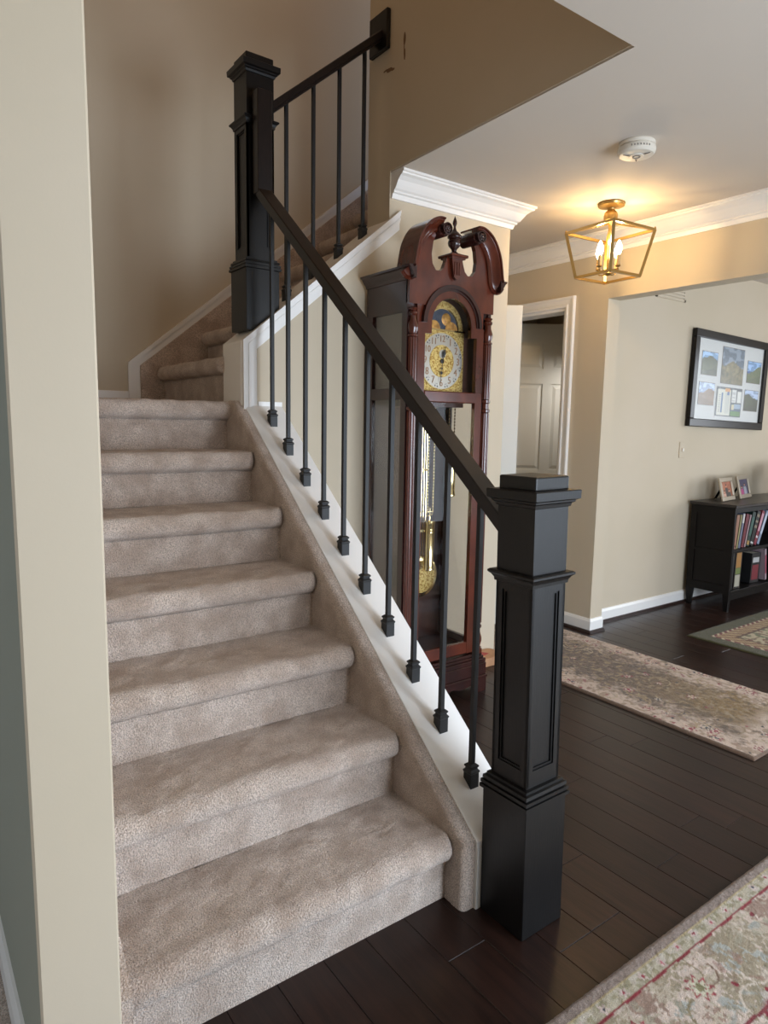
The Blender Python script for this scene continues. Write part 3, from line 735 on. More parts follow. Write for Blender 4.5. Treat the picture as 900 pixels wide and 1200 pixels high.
# swan neck mouldings with scroll drums
def swan(s):
    bm = BM(); X = lambda x: CX + s*(x-CX)
    cpts = [(1.176, 1.968), (1.163, 1.955), (1.147, 1.954), (1.135, 1.970), (1.129, 1.995), (1.123, 2.03), (1.112, 2.075), (1.090, 2.118), (1.060, 2.150), (1.022, 2.168), (.995, 2.168)]
    # smooth with Catmull-Rom
    pts = []
    for i in range(len(cpts)-1):
        p0, p1, p2, p3 = cpts[max(i-1,0)], cpts[i], cpts[i+1], cpts[min(i+2, len(cpts)-1)]
        for t in np.linspace(0, 1, 5, endpoint=False):
            pts.append(tuple(0.5*((2*p1[k])+(-p0[k]+p2[k])*t+(2*p0[k]-5*p1[k]+4*p2[k]-p3[k])*t*t+(-p0[k]+3*p1[k]-3*p2[k]+p3[k])*t**3) for k in (0, 1)))
    pts.append(cpts[-1])
    path, sides = [], []
    for i, p in enumerate(pts):
        a, b_ = pts[max(i-1,0)], pts[min(i+1, len(pts)-1)]; d = Vector((b_[0]-a[0], 0, b_[1]-a[1])).normalized(); nrm = Vector((d.z, 0, -d.x))   # outward (right/up)
        path.append((X(p[0]), CY0-.002, p[1])); sides.append(Vector((s*nrm.x, 0, nrm.z)))
    # profile: a = outward offset, b = forward(-y)
    prof = [(-.030, 0), (-.030, .010), (-.024, .018), (-.016, .016), (-.006, .022), (.006, .036), (.014, .044), (.018, .044), (.020, .052), (.026, .052), (.026, -.075), (.018, -.075), (.018, 0)]
    sweep(bm, prof, path, sides, (0,-1,0))
    obj('swan_neck_moulding', bm, M_cherry, clock, smooth=True, angle=35)
    bm = BM(); lathe(bm, [(0,0),(.026,0),(.029,.003),(.029,.100),(.026,.104),(0,.104)], (CX+.012+s*.101), CY0+.070, 24, 2.150, axis='y')
    d = obj('scroll_drum', bm, M_cherry_d, clock, smooth=True)
    bm = BM()
    for k in range(6):
        a = k*math.pi/3; lathe(bm, [(0,0),(.007,.001),(.006,.004),(0,.006)], (CX+.012+s*.101)+.011*math.cos(a), CY0-.053, 8, 2.150+.011*math.sin(a), axis='y')
    lathe(bm, [(0,0),(.005,.002),(.0045,.006),(0,.009)], (CX+.012+s*.101), CY0-.053, 8, 2.150, axis='y')
    lathe(bm, [(.020,0),(.026,.001),(.026,.004),(.020,.005),(.020,0)], (CX+.012+s*.101), CY0-.053, 24, 2.150, axis='y')
    obj('rosette', bm, M_cherry_d, d, smooth=True)
swan(1); swan(-1)
# side cornices
CP = [(0, 0), (.006, .002), (.010, .014), (.018, .022), (.030, .040), (.038, .044), (.040, .052), (0, .052)]
for s in (-1, 1):
    bm = BM(); xx = CL if s < 0 else CRr
    sweep(bm, CP, [(xx-s*.001, CY0-.05, 1.927), (xx-s*.001, CY1, 1.927)], (s,0,0), (0,0,1)); box(bm, min(xx-s*.002, xx-s*.03), max(xx-s*.002, xx-s*.03), CY0+.02, CY1, 1.931, 1.978)
    obj('cornice', bm, M_cherry_d, clock)
# pedestal and finial
bm = BM()
px = CX; fy = CY0+.002
prism(bm, [(px-.030, 2.045), (px+.030, 2.045), (px+.022, 1.99), (px+.016, 1.965), (px, 1.955), (px-.016, 1.965), (px-.022, 1.99)], 'y', CY0-.022, CY0+.03)
for k in (-1, 0, 1): box(bm, px+k*.014-.003, px+k*.014+.003, CY0-.026, CY0-.021, 1.975, 2.03, bev=.0015)
box(bm, px-.040, px+.040, CY0-.032, CY0+.045, 2.043, 2.050, bev=.001); box(bm, px-.050, px+.050, CY0-.042, CY0+.055, 2.050, 2.062, bev=.003); box(bm, px-.025, px+.025, CY0-.02, CY0+.03, 2.062, 2.070, bev=.003)
obj('finial_pedestal', bm, M_cherry, clock)
bm = BM(); z = 2.068
lathe(bm, [(.012,z),(.019,z+.003),(.010,z+.012),(.013,z+.020),(.026,z+.034),(.029,z+.048),(.027,z+.058),(.022,z+.062),(.031,z+.068),(.032,z+.076),(.022,z+.088),(.010,z+.098),(.006,z+.108),(.0045,z+.116),(.010,z+.128),(.009,z+.138),(.005,z+.150),(0,z+.162)], px, fy, 24)
obj('finial', bm, M_cherry_d, clock, smooth=True, angle=60)
# dial ---------------------------------------------------------------
YD = CY0+.065; dc = (dcx-.004, 1.607)
bm = BM(); box(bm, CL+.02, CRr-.02, YD+.004, YD+.010, 1.455, 1.90); box(bm, CL+.019, CL+.024, CY0+.03, CY1-.014, 1.455, 1.90); box(bm, CRr-.024, CRr-.019, CY0+.03, CY1-.014, 1.455, 1.90)
obj('dial_backing', bm, M_cherry_side, clock)
M_sq = None
bm = BM(); box(bm, dc[0]-.136, dc[0]+.136, YD-.001, YD+.004, 1.470, 1.745, bev=.001); dial = obj('dial_plate', bm, M_brass_dull, clock)
bm = BM(); lathe(bm, [(.126,0),(.131,0),(.131,.004),(.126,.004),(.126,0)], dc[0], YD-.001, 48, dc[1], axis='y'); lathe(bm, [(0,0),(.073,0),(.073,.004),(0,.004)], dc[0], YD-.001, 40, dc[1], axis='y'); obj('dial_centre', bm, M_brass_dull, dial)
bm = BM(); lathe(bm, [(.072,0),(.128,0),(.128,.003),(.072,.003),(.072,0)], dc[0], YD-.001, 60, dc[1], axis='y'); obj('chapter_ring', bm, M_silver, dial, smooth=True, angle=30)
for n in range(1, 13):
    bm = BM(); a = math.pi/2 - n*math.pi/6; t = text_bm(str(n), .040 if n < 10 else .036, .0008)
    merge(bm, t, Matrix.Translation((dc[0]+.099*math.cos(a), YD-.0048, dc[1]+.099*math.sin(a))) @ Matrix.Rotation(R_(90), 4, 'X') @ Matrix.Scale(1.15, 4, (0,1,0)))
    obj('numeral', bm, M_numeral, dial)
bm = BM()
for n in range(12):
    a = math.pi/2 - (n+.5)*math.pi/6
    for rr, sz in ((.116, .006), (.106, .0035), (.120, .003)):
        for da in (-.06, .06): lathe(bm, [(0,0),(sz*.6,.0005),(0,.001)], dc[0]+rr*math.cos(a+da*(1 if rr > .11 else .5)), YD-.0045, 6, dc[1]+rr*math.sin(a+da*(1 if rr > .11 else .5)), axis='y')
obj('ring_ornaments', bm, M_night, dial)['kind'] = 'stuff'
bm = BM()
def hand(a, L_, w):
    d = Vector((math.sin(a), 0, math.cos(a))); c = Vector((dc[0], YD-.012, dc[1]))
    beam(bm, c - d*.012, c + d*L_, w*.35, .0012, up=(0,1,0))
    for t, k in ((.35, 1.8), (.55, 2.4), (.72, 1.2)):
        q = c + d*L_*t; lathe(bm, [(0,0),(w*k*.5,.0005),(0,.0015)], q.x, q.y, 10, q.z, axis='y')
hand(R_(14), .068, .008); hand(R_(186), .098, .006)
lathe(bm, [(0,-.006),(.010,-.004),(.010,.002),(0,.004)], dc[0], YD-.008, 16, dc[1], axis='y')
obj('clock_hands', bm, M_ink, dial)
bm = BM(); lathe(bm, [(.016,0),(.020,0),(.020,.002),(.016,.002),(.016,0)], dc[0]+.002, YD-.005, 24, dc[1]+.032, axis='y'); lathe(bm, [(0,0),(.016,0),(.016,.001),(0,.001)], dc[0]+.002, YD-.005, 20, dc[1]+.032, axis='y'); obj('seconds_dial', bm, M_silver, dial)
# moon dial in the arch
bm = BM(); prism(bm, arch(.128, 1.748, x=dc[0]), 'y', YD-.001, YD+.004); moon = obj('moon_dial_arch', bm, M_brass_dull, clock)
bm = BM(); prism(bm, arch(.092, 1.750, x=dc[0]), 'y', YD-.003, YD-.001); obj('night_sky_disc', bm, M_night, moon)
bm = BM(); ringband(bm, arch(.096, 1.749, x=dc[0]), arch(.090, 1.749, x=dc[0]), YD-.006, YD-.001); box(bm, dc[0]-.136, dc[0]+.136, YD-.006, YD-.001, 1.742, 1.750); obj('moon_dial_rim', bm, M_brass, moon)
bm = BM()
prism(bm, arch(.036, 1.750, x=dc[0]-.052), 'y', YD-.006, YD-.003); prism(bm, arch(.036, 1.750, x=dc[0]+.052), 'y', YD-.006, YD-.003)
lathe(bm, [(0,.006),(.012,.005),(.024,.002),(.028,0),(0,0)], dc[0]+.022, YD-.003, 24, 1.795, axis='y')
for a, b_, r in ((-.008,.008,.005),(.008,.008,.005),(0,-.002,.004),(0,-.012,.006)): lathe(bm, [(0,.002),(r,0),(0,0)], dc[0]+.022+a, YD-.008, 8, 1.795+b_, axis='y')
obj('moon_relief', bm, M_moon, moon, smooth=True)
# movement: weights, chains, pendulum
def weight(x, y, ztop, L_=.245):
    bm = BM(); lathe(bm, [(0,ztop-L_),(.022,ztop-L_),(.026,ztop-L_+.004),(.026,ztop-L_+.012),(.0235,ztop-L_+.016),(.0235,ztop-.02),(.026,ztop-.016),(.026,ztop-.004),(.020,ztop),(0,ztop+.002)], x, y, 28)
    for zz_ in (ztop-.045, ztop-.055, ztop-.06): lathe(bm, [(.023,zz_),(.0252,zz_+.001),(.0252,zz_+.004),(.023,zz_+.005),(.023,zz_)], x, y, 28)
    w = obj('weight', bm, M_brass, clock, smooth=True, angle=35)
    bm = BM(); tube(bm, [(x, y, ztop), (x, y, ztop+.02)], .003)
    c = Vector((x, y, ztop+.042)); tube(bm, [c+Vector((.019*math.cos(t), 0, .019*math.sin(t))) for t in np.linspace(0, 2*math.pi, 21)], .0035, 6)
    beam(bm, c-Vector((.019,0,0)), c+Vector((.019,0,0)), .003, .003); beam(bm, c-Vector((0,0,.019)), c+Vector((0,0,.019)), .003, .003, up=(1,0,0))
    obj('pulley', bm, M_brass, w, smooth=True)
    bm = BM()
    for sx in (-.017, .017):
        zz_ = ztop+.045; n = 0
        while zz_ < 1.46:
            lathe(bm, [(.0015,zz_),(.0035,zz_+.003),(.0035,zz_+.009),(.0015,zz_+.012)], x+sx, y, 6); zz_ += .015
    o = obj('chain', bm, M_brass, w); o['kind'] = 'stuff'
weight(.778, CY0+.10, 1.13); weight(.893, CY0+.12, .862); weight(1.0, CY0+.10, 1.22)
bm = BM()
for dx in (-.03, -.015, 0, .015, .03): tube(bm, [(.895+dx, CY0+.19, .64), (.895+dx, CY0+.19, 1.40)], .003, 8)
for zz_ in (.66, .8, 1.1): beam(bm, (.86, CY0+.19, zz_), (.93, CY0+.19, zz_), .006, .012)
pend = obj('pendulum', bm, M_brass, clock, smooth=True)
bm = BM(); lathe(bm, [(0,.008),(.07,.006),(.100,.002),(.104,0),(.100,-.002),(0,-.006)], .895, CY0+.18, 48, .575, axis='y'); obj('pendulum_disc', bm, M_brass, pend, smooth=True, angle=50)
bm = BM(); lathe(bm, [(0,0),(.078,0),(.080,.002),(0,.004)], .895, CY0+.170, 40, .575, axis='y'); obj('pendulum_filigree', bm, M_brass_dull, pend)
bm = BM(); box(bm, .74, 1.05, CY0+.08, CY0+.25, 1.40, 1.45); obj('movement_seat', bm, M_cherry_side, clock)

# wooden base board lying beside the clock
bm = BM()
rp = []
for cx_, cy_, a0 in ((1.515, 1.345, 0), (1.30, 1.345, 90), (1.30, 1.27, 180), (1.515, 1.27, 270)):
    rp += [(cx_+.028*math.cos(R_(a0+t)), cy_+.028*math.sin(R_(a0+t))) for t in (0, 22, 45, 68, 90)]
prism(bm, rp, 'z', 0.0, .048); bmesh.ops.bevel(bm, geom=[e for e in bm.edges if abs(e.verts[0].co.z-e.verts[1].co.z) < 1e-5], offset=.003, segments=1, affect='EDGES')
wb = obj('wooden_block', bm, M_tan, None, origin=(1.41, 1.31, 0)); tag(wb, 'low tan wooden block with rounded corners on the floor right of the grandfather clock', 'block')
bm = BM(); prism(bm, [(1.37,1.30),(1.43,1.29),(1.47,1.305),(1.45,1.34),(1.38,1.335)], 'z', .048, .049); obj('red_mark', bm, M_redmark, wb)

# ------------------------------------------------------------------ ceiling lantern
LX, LY = 1.935, 1.003
lan = empty('ceiling_lantern', (LX, LY, HC), 'gold open cage ceiling lantern with lit candle bulbs', 'light')
bm = BM(); lathe(bm, [(0,HC),(.066,HC),(.070,HC-.006),(.066,HC-.016),(.05,HC-.020),(.022,HC-.026),(.018,HC-.034),(.032,HC-.048),(.036,HC-.062),(.034,HC-.085),(.012,HC-.100),(.010,HC-.12),(0,HC-.12)], LX, LY, 32)
obj('canopy', bm, M_gold, lan, smooth=True, angle=50)
zt, zb_ = 2.333, 2.105; rt, rb = .222, .162; A0 = R_(49.3)
def cor(r, z, k): 
    a = math.pi + A0 + k*math.pi/2; return Vector((LX + r*math.sin(a), LY + r*math.cos(a), z))
bm = BM()
for k in range(4):
    beam(bm, cor(rt, zt, k), cor(rt, zt, k+1), .013, .013); beam(bm, cor(rb, zb_, k), cor(rb, zb_, k+1), .013, .013)
    beam(bm, cor(rt, zt, k), cor(rb, zb_, k), .015, .015, up=(0,0,1))
    c = cor(rt, zt, k); lathe(bm, [(.005,c.z),(.006,c.z+.008),(.003,c.z+.014),(0,c.z+.018)], c.x, c.y, 8)
obj('cage', bm, M_gold, lan)
bm = BM(); 
for k in range(4): beam(bm, cor(rt, zt, k), (LX, LY, HC-.10), .007, .007)
tube(bm, [(LX, LY, HC-.11), (LX, LY, 2.12)], .008, 12); lathe(bm, [(0,2.108),(.012,2.112),(.020,2.122),(.010,2.135),(0,2.136)], LX, LY, 16)
obj('stem', bm, M_gold, lan, smooth=True, angle=40)
for k in range(4):
    a = A0 + math.pi/4 + k*math.pi/2; cx_, cy_ = LX+.065*math.sin(a), LY+.065*math.cos(a)
    bm = BM(); tube(bm, [(LX, LY, 2.125), (LX+.03*math.sin(a), LY+.03*math.cos(a), 2.118), (LX+.055*math.sin(a), LY+.055*math.cos(a), 2.122), (cx_, cy_, 2.14), (cx_, cy_, 2.15)], .0035, 8)
    lathe(bm, [(.006,2.145),(.014,2.150),(.014,2.154),(.006,2.156)], cx_, cy_, 12)
    arm = obj('candle_arm', bm, M_gold, lan, smooth=True)
    bm = BM(); lathe(bm, [(.010,2.154),(.010,2.205),(.006,2.208)], cx_, cy_, 16); obj('candle_sleeve', bm, M_candle, arm, smooth=True)
    bm = BM(); lathe(bm, [(.005,2.206),(.010,2.214),(.0155,2.228),(.0165,2.238),(.014,2.252),(.008,2.268),(.003,2.277),(0,2.279)], cx_, cy_, 16); obj('bulb', bm, M_bulb, arm, smooth=True)
    pl = bpy.data.lights.new('bulb_light', 'POINT'); pl.energy = 2.3; pl.color = (1.0, 0.66, 0.29); pl.shadow_soft_size = .012
    po = bpy.data.objects.new('bulb_light', pl); COL.objects.link(po); po.location = (cx_, cy_, 2.292)

# ------------------------------------------------------------------ smoke alarm
SX, SY = 1.37, .478
sa = empty('smoke_alarm', (SX, SY, HC), 'round white smoke alarm on the hall ceiling', 'smoke alarm')
bm = BM(); lathe(bm, [(0,HC),(.070,HC),(.072,HC-.004),(.071,HC-.014),(.066,HC-.016),(.066,HC-.018),(.073,HC-.020),(.075,HC-.028),(.073,HC-.040),(.066,HC-.048),(.050,HC-.051),(.030,HC-.050),(.028,HC-.053),(0,HC-.054)], SX, SY, 40)
obj('alarm_body', bm, M_plastic, sa, smooth=True, angle=30)
bm = BM(); lathe(bm, [(.012,HC-.0535),(.016,HC-.0535),(.016,HC-.0555),(.012,HC-.0555),(.012,HC-.0535)], SX, SY, 20)
for k in range(3):
    a = .6+k*2.1; prism(bm, [(SX+.034*math.cos(a-.12), SY+.034*math.sin(a-.12)), (SX+.060*math.cos(a), SY+.060*math.sin(a)), (SX+.034*math.cos(a+.12), SY+.034*math.sin(a+.12))], 'z', HC-.0535, HC-.0505)
for k in range(7): 
    a = R_(200+k*9); c = Vector((SX+.0745*math.cos(a), SY+.0745*math.sin(a), HC-.031)); box(bm, c.x-.003, c.x+.003, c.y-.001, c.y+.001, c.z-.003, c.z+.003)
obj('alarm_vents', bm, M_greyplastic, sa)['kind'] = 'stuff'

# ------------------------------------------------------------------ wall fittings in the dining room
sw = empty('light_switch', (3.52, 1.44, 1.164), 'cream light switch plate on dining wall below the collage frame', 'switch')
bm = BM(); box(bm, 3.484, 3.556, 1.434, 1.44, 1.105, 1.222, bev=.002); obj('switch_plate', bm, M_wall, sw)
bm = BM(); box(bm, 3.512, 3.528, 1.424, 1.436, 1.152, 1.176, bev=.002); obj('toggle', bm, M_plastic, sw)
vn = empty('air_vent', (3.25, 1.44, 2.27), 'cream return air vent high on dining wall under the header', 'vent')
bm = BM(); box(bm, 3.06, 3.42, 1.432, 1.44, 2.200, 2.215); box(bm, 3.06, 3.42, 1.432, 1.44, 2.385, 2.40); box(bm, 3.06, 3.075, 1.432, 1.44, 2.2, 2.4); box(bm, 3.405, 3.42, 1.432, 1.44, 2.2, 2.4); obj('vent_frame', bm, M_wall, vn)
for k in range(8):
    bm = BM(); zz_ = 2.222+k*.021; prism(bm, [(1.438, zz_), (1.433, zz_+.001), (1.430, zz_+.014), (1.432, zz_+.014)], 'x', 3.075, 3.405); obj('vent_slat', bm, M_wall, vn)

# ------------------------------------------------------------------ painted picture helper (flat photo as colour grid)
def photo(name, parent, mtx, w, h, fn, nx=40, ny=30, d=0.0):
    u, v = np.meshgrid(np.linspace(0, 1, nx), np.linspace(0, 1, ny)); c = fn(u, v)
    L4 = np.array(mtx); P = np.stack([(u-.5)*w, np.full_like(u, -d), (v-.5)*h, np.ones_like(u)], -1) @ L4.T
    return grid_mesh(name, P[..., :3], np.clip(c, 0, 1), M_photo, parent, tuple(W[parent.name]))
def coast(seed, sky, sea, land, land2, horizon=.62, slope=.3, peak=.5, rot=0):
    def f(u, v):
        c = np.zeros(u.shape+(3,)); n = vnoise(u+seed, v, .12, seed)
        c[:] = npl(sky); cl = vnoise(u*1.0, v*2, .18, seed+9) > .55; c[cl & (v > horizon)] = npl([min(255, s+45) for s in sky])
        c[v < horizon] = npl(sea)
        ridge = horizon + .18*np.exp(-((u-peak)/.3)**2) + slope*(u-.5) + .06*(vnoise(u, u*0, .15, seed+2)-.5)
        m_ = v < ridge; k = (vnoise(u, v, .06, seed+4))[..., None]
        c = np.where(m_[..., None], npl(land)*(1-k)+npl(land2)*k, c)
        m2 = (v < .25+.3*(u-.5)*(1 if seed % 2 else -1)); c = np.where((m2 & m_)[..., None], c*.75, c)
        return c
    return f

pc = Vector((4.0875, 1.40, 1.676))
pf = empty('collage_picture_frame', (pc.x, 1.44, pc.z), 'large dark framed collage of six coastal photos hanging crooked on dining wall', 'picture')
mp = Matrix.Translation(pc) @ Matrix.Rotation(R_(1.2), 4, 'Y')
bm = BM(); FW, FH = 1.105, .70; st = .058
for a in ((-FW/2, FW/2, FH/2-st, FH/2), (-FW/2, FW/2, -FH/2, -FH/2+st), (-FW/2, -FW/2+st, -FH/2+st, FH/2-st), (FW/2-st, FW/2, -FH/2+st, FH/2-st)):
    box(bm, a[0], a[1], -.0, .034, a[2], a[3], bev=.005, seg=2)
bmesh.ops.transform(bm, matrix=mp, verts=bm.verts); obj('frame', bm, M_frame, pf)
bm = BM(); box(bm, -FW/2+.05, FW/2-.05, .018, .030, -FH/2+.05, FH/2-.05); bmesh.ops.transform(bm, matrix=mp, verts=bm.verts); obj('mount_board', bm, M_mat, pf)
specs = [(3.77, 1.793, .215, .165, coast(1, (120,160,200), (60,100,150), (92,98,62), (60,70,44), .68, -.05, .6)),
         (4.11, 1.80, .325, .268, coast(2, (84,100,116), (70,84,96), (148,136,92), (92,86,56), .45, .0, .5)),
         (4.447, 1.778, .215, .165, coast(3, (110,150,195), (50,90,150), (84,104,60), (110,112,72), .55, .25, .8)),
         (3.76, 1.572, .215, .16, coast(4, (150,170,200), (60,96,150), (112,92,64), (150,120,92), .55, .1, .7)),
         (4.44, 1.555, .215, .16, coast(5, (140,160,190), (90,120,150), (84,90,56), (50,56,40), .62, -.1, .3))]
mpi = mp.inverted()
for i, (x, z, w, h, fn) in enumerate(specs):
    m2 = mp @ Matrix.Translation((x-pc.x, .0175, z-pc.z)); bm = BM(); box(bm, -w/2-.004, w/2+.004, -.0015, .001, -h/2-.004, h/2+.004); bmesh.ops.transform(bm, matrix=m2, verts=bm.verts); o = obj('photo_edge', bm, M_greyplastic, pf)
    p_ = photo('photo', pf, m2, w, h, fn, d=.002); 
def ticket(u, v):
    c = np.zeros(u.shape+(3,)); c[:] = npl((74,80,84))
    def r(a, b_, e, g, col): c[(u > a) & (u < b_) & (v > e) & (v < g)] = npl(col)
    r(.05, .56, .04, .92, (206,206,192)); r(.20, .26, .12, .80, (60,96,140)); r(.32, .52, .84, .97, (206,150,84)); r(.34, .52, .1, .8, (190,192,182)); r(.42, .5, .74, .84, (70,100,150))
    r(.60, .78, .5, .95, (214,216,212)); r(.82, .98, .5, .9, (220,222,216)); r(.58, .98, .04, .45, (70,92,110)); r(.58, .98, .04, .2, (84,130,66)); r(.62, .72, .24, .44, (206,196,160)); r(.72, .98, .3, .45, (150,170,190))
    for k in range(9): r(.10, .17, .15+k*.07, .17+k*.07, (120,120,112)); r(.62, .75, .55+k*.04, .56+k*.04, (150,150,150))
    return c
m2 = mp @ Matrix.Translation((4.095-pc.x, .0175, 1.527-pc.z)); photo('photo', pf, m2, .385, .222, ticket, nx=70, ny=44, d=.002)['label'] = 'mounted tickets and leaflet with blue and orange print'
bm = BM(); box(bm, -FW/2+.05, FW/2-.05, .008, .010, -FH/2+.05, FH/2-.05); bmesh.ops.transform(bm, matrix=mp, verts=bm.verts); obj('frame_glass', bm, M_matte_glass, pf)

# ------------------------------------------------------------------ bookcase
BX0, BX1, BY0, BY1, BZ = 3.655, 5.05, 1.078, 1.405, .785
bc = empty('bookcase', ((BX0+BX1)/2, (BY0+BY1)/2, 0), 'low espresso bookcase with two open shelves against the dining wall', 'bookcase')
bm = BM(); box(bm, BX0-.02, BX1+.02, BY0-.02, BY1+.008, BZ-.022, BZ, bev=.004); obj('top', bm, M_espresso_top, bc)
for xa, sx in ((BX0, 1), (BX1-.02, -1)):
    bm = BM()
    for ya, yb in ((BY0, BY0+.045), (BY1-.045, BY1)):
        box(bm, xa, xa+.024, ya, yb, .12, BZ-.022)
    box(bm, xa, xa+.024, BY0+.045, BY1-.045, .13, .19); box(bm, xa, xa+.024, BY0+.045, BY1-.045, .70, BZ-.022); box(bm, xa, xa+.024, BY0+.045, BY1-.045, .425, .445)
    box(bm, xa+.007, xa+.018, BY0+.04, BY1-.04, .15, .74)
    obj('side_panel', bm, M_espresso, bc)
for cx_ in (BX0+.0, BX1-.045):
    for cy_, s in ((BY0, 1), (BY1-.045, -1)):
        bm = BM(); a = [(cx_, cy_), (cx_+.045, cy_), (cx_+.045, cy_+.045), (cx_, cy_+.045)]; b_ = [(cx_+.006, cy_+.006), (cx_+.032, cy_+.006), (cx_+.032, cy_+.034), (cx_+.006, cy_+.034)]
        va = [bm.verts.new((*q, .13)) for q in a]; vb = [bm.verts.new((*q, 0)) for q in b_]
        bm.faces.new(va); bm.faces.new(vb[::-1])
        for k in range(4): bm.faces.new((va[k], va[(k+1)%4], vb[(k+1)%4], vb[k]))
        obj('leg', bm, M_espresso, bc)
bm = BM(); box(bm, BX0+.02, BX1-.02, BY1-.012, BY1-.004, .12, BZ-.02); obj('back_panel', bm, M_espresso, bc)
for z0_, z1_ in ((.430, .452), (.125, .150)):
    bm = BM(); box(bm, BX0+.022, BX1-.022, BY0+.002, BY1-.012, z0_, z1_, bev=.002); obj('shelf', bm, M_espresso, bc)
bm = BM(); box(bm, BX0+.024, BX1-.024, BY0+.004, BY0+.02, .085, .125); box(bm, BX0+.024, BX1-.024, BY0+.004, BY0+.02, BZ-.06, BZ-.022); obj('rail', bm, M_espresso, bc)

M_page = mat('page edges', rgb(214,206,188), .8)
def book(name, x, z, w, h, d, col, lean, label, group, bands=(), y=None, cat='book'):
    y = BY0+.03 if y is None else y
    if z < .3: z += abs(math.sin(lean))*w + .001
    root_m = Matrix.Translation((x, y, z)) @ Matrix.Rotation(lean, 4, 'Y')
    g_ = sum(col)/3; col = tuple((c*.7+g_*.3)*.8 for c in col); bands = [(a, b_, tuple((c*.75+sum(q)/3*.25)*.88 for c in q)) for a, b_, q in bands]
    m_ = mat('cover '+name+str(round(x*1000)), rgb(*col), .5)
    bm = BM(); box(bm, 0, .003, 0, d, 0, h); box(bm, w-.003, w, 0, d, 0, h); box(bm, 0, w, 0, .003, 0, h, bev=.0)
    bmesh.ops.transform(bm, matrix=root_m, verts=bm.verts); o = obj(name, bm, m_, None, origin=(x, y, z)); tag(o, label, cat, group)
    bm = BM(); box(bm, .003, w-.003, .003, d-.004, .003, h-.003); bmesh.ops.transform(bm, matrix=root_m, verts=bm.verts); obj('pages', bm, M_page, o)
    for (z0_, z1_, bc_) in bands:
        bm = BM(); box(bm, w*.15, w*.85, -.0008, .0, h*z0_, h*z1_); bmesh.ops.transform(bm, matrix=root_m, verts=bm.verts); obj('spine_print', bm, mat('spine print', rgb(*bc_), .5), o)
    return o
zs = .4525
x = BX0+.032; G1 = 'books on the top shelf of the bookcase'
for (w, h, lean, col, bands, lab) in [
    (.030, .235, 4, (120,62,40), [(.45,.93,(206,200,110))], 'brown book with yellow label, first on the top shelf'),
    (.046, .250, 6, (196,124,86), [(.05,.10,(120,60,50))], 'thick salmon orange book beside the yellow-labelled one'),
    (.022, .250, 8, (206,190,110), [], 'thin pale yellow book right of the salmon one'),
    (.036, .258, 9, (120,126,160), [(.72,.98,(220,214,206))], 'blue-grey book with white top band on top shelf'),
    (.046, .250, 12, (150,22,40), [], 'deep red book leaning on the top shelf'),
    (.022, .245, 14, (214,170,176), [], 'thin pale pink book next to the deep red one'),
    (.052, .262, 16, (28,62,54), [(.3,.85,(48,100,86)), (.04,.16,(190,140,60))], 'dark green book with gold base band on top shelf'),
    (.054, .268, 19, (26,24,26), [(.5,.58,(150,130,100)), (.66,.72,(160,140,110)), (.82,.9,(150,130,100)), (.05,.1,(220,220,215))], 'black book with pale spine lettering on top shelf'),
    (.044, .270, 22, (180,30,56), [(.4,.92,(226,150,170)), (.2,.26,(230,220,220))], 'crimson book with pink title block on top shelf'),
    (.040, .272, 25, (150,170,208), [(.3,.9,(196,208,230))], 'light blue book leaning last on the top shelf')]:
    book('book', x, zs + math.sin(R_(lean))*w, w, h, .17, col, R_(lean), lab, G1, bands); x += w/math.cos(R_(lean)) + .003
bm = BM()   # magazine lying over the book tops
n = 16; A = [];
for i in range(n+1):
    t = i/n; A.append((3.80+.42*t, zs+.283+.012*math.sin(t*3.0)-.008*t))
prism(bm, A + [(p[0], p[1]-.006) for p in A[::-1]], 'y', BY0+.04, BY0+.24)
mg = obj('magazine', bm, mat('magazine cover', rgb(96,104,112), .3, col2=rgb(180,186,190), nscale=18), None, origin=(4.0, BY0+.1, zs+.25)); tag(mg, 'curled grey magazine lying across the tops of the upper books', 'magazine')
zl = .1505; G2 = 'items on the bottom shelf of the bookcase'
book('book', BX0+.028, zl, .020, .262, .17, (206,146,92), 0, 'thin orange-tan book at the left of the bottom shelf', G2)
book('book', BX0+.055, zl, .052, .268, .20, (30,28,30), R_(2), 'tall black binder on the bottom shelf beside the tan book', G2, [])
book('book', BX0+.118, zl, .100, .268, .12, (54,44,38), R_(1), 'orange and green patterned book on the bottom shelf', G2, [(.58,1.0,(196,128,48)), (.40,.57,(120,140,60)), (.05,.38,(190,184,160))])
book('book', BX0+.235, zl, .090, .225, .10, (84,100,112), R_(3), 'blue-grey book set back on the bottom shelf', G2, y=BY0+.12)
book('book', 4.06, zl, .14, .23, .10, (30,30,32), R_(2), 'black case with a red stripe on the bottom shelf', G2, [(.1,.6,(150,34,46)), (.68,.85,(196,196,196))], y=BY0+.05, cat='case')
book('book', 4.262, zl+.004, .03, .25, .17, (206,170,182), R_(-10), 'pink and white book leaning on the bottom shelf', G2, [(.2,.8,(180,60,90))])

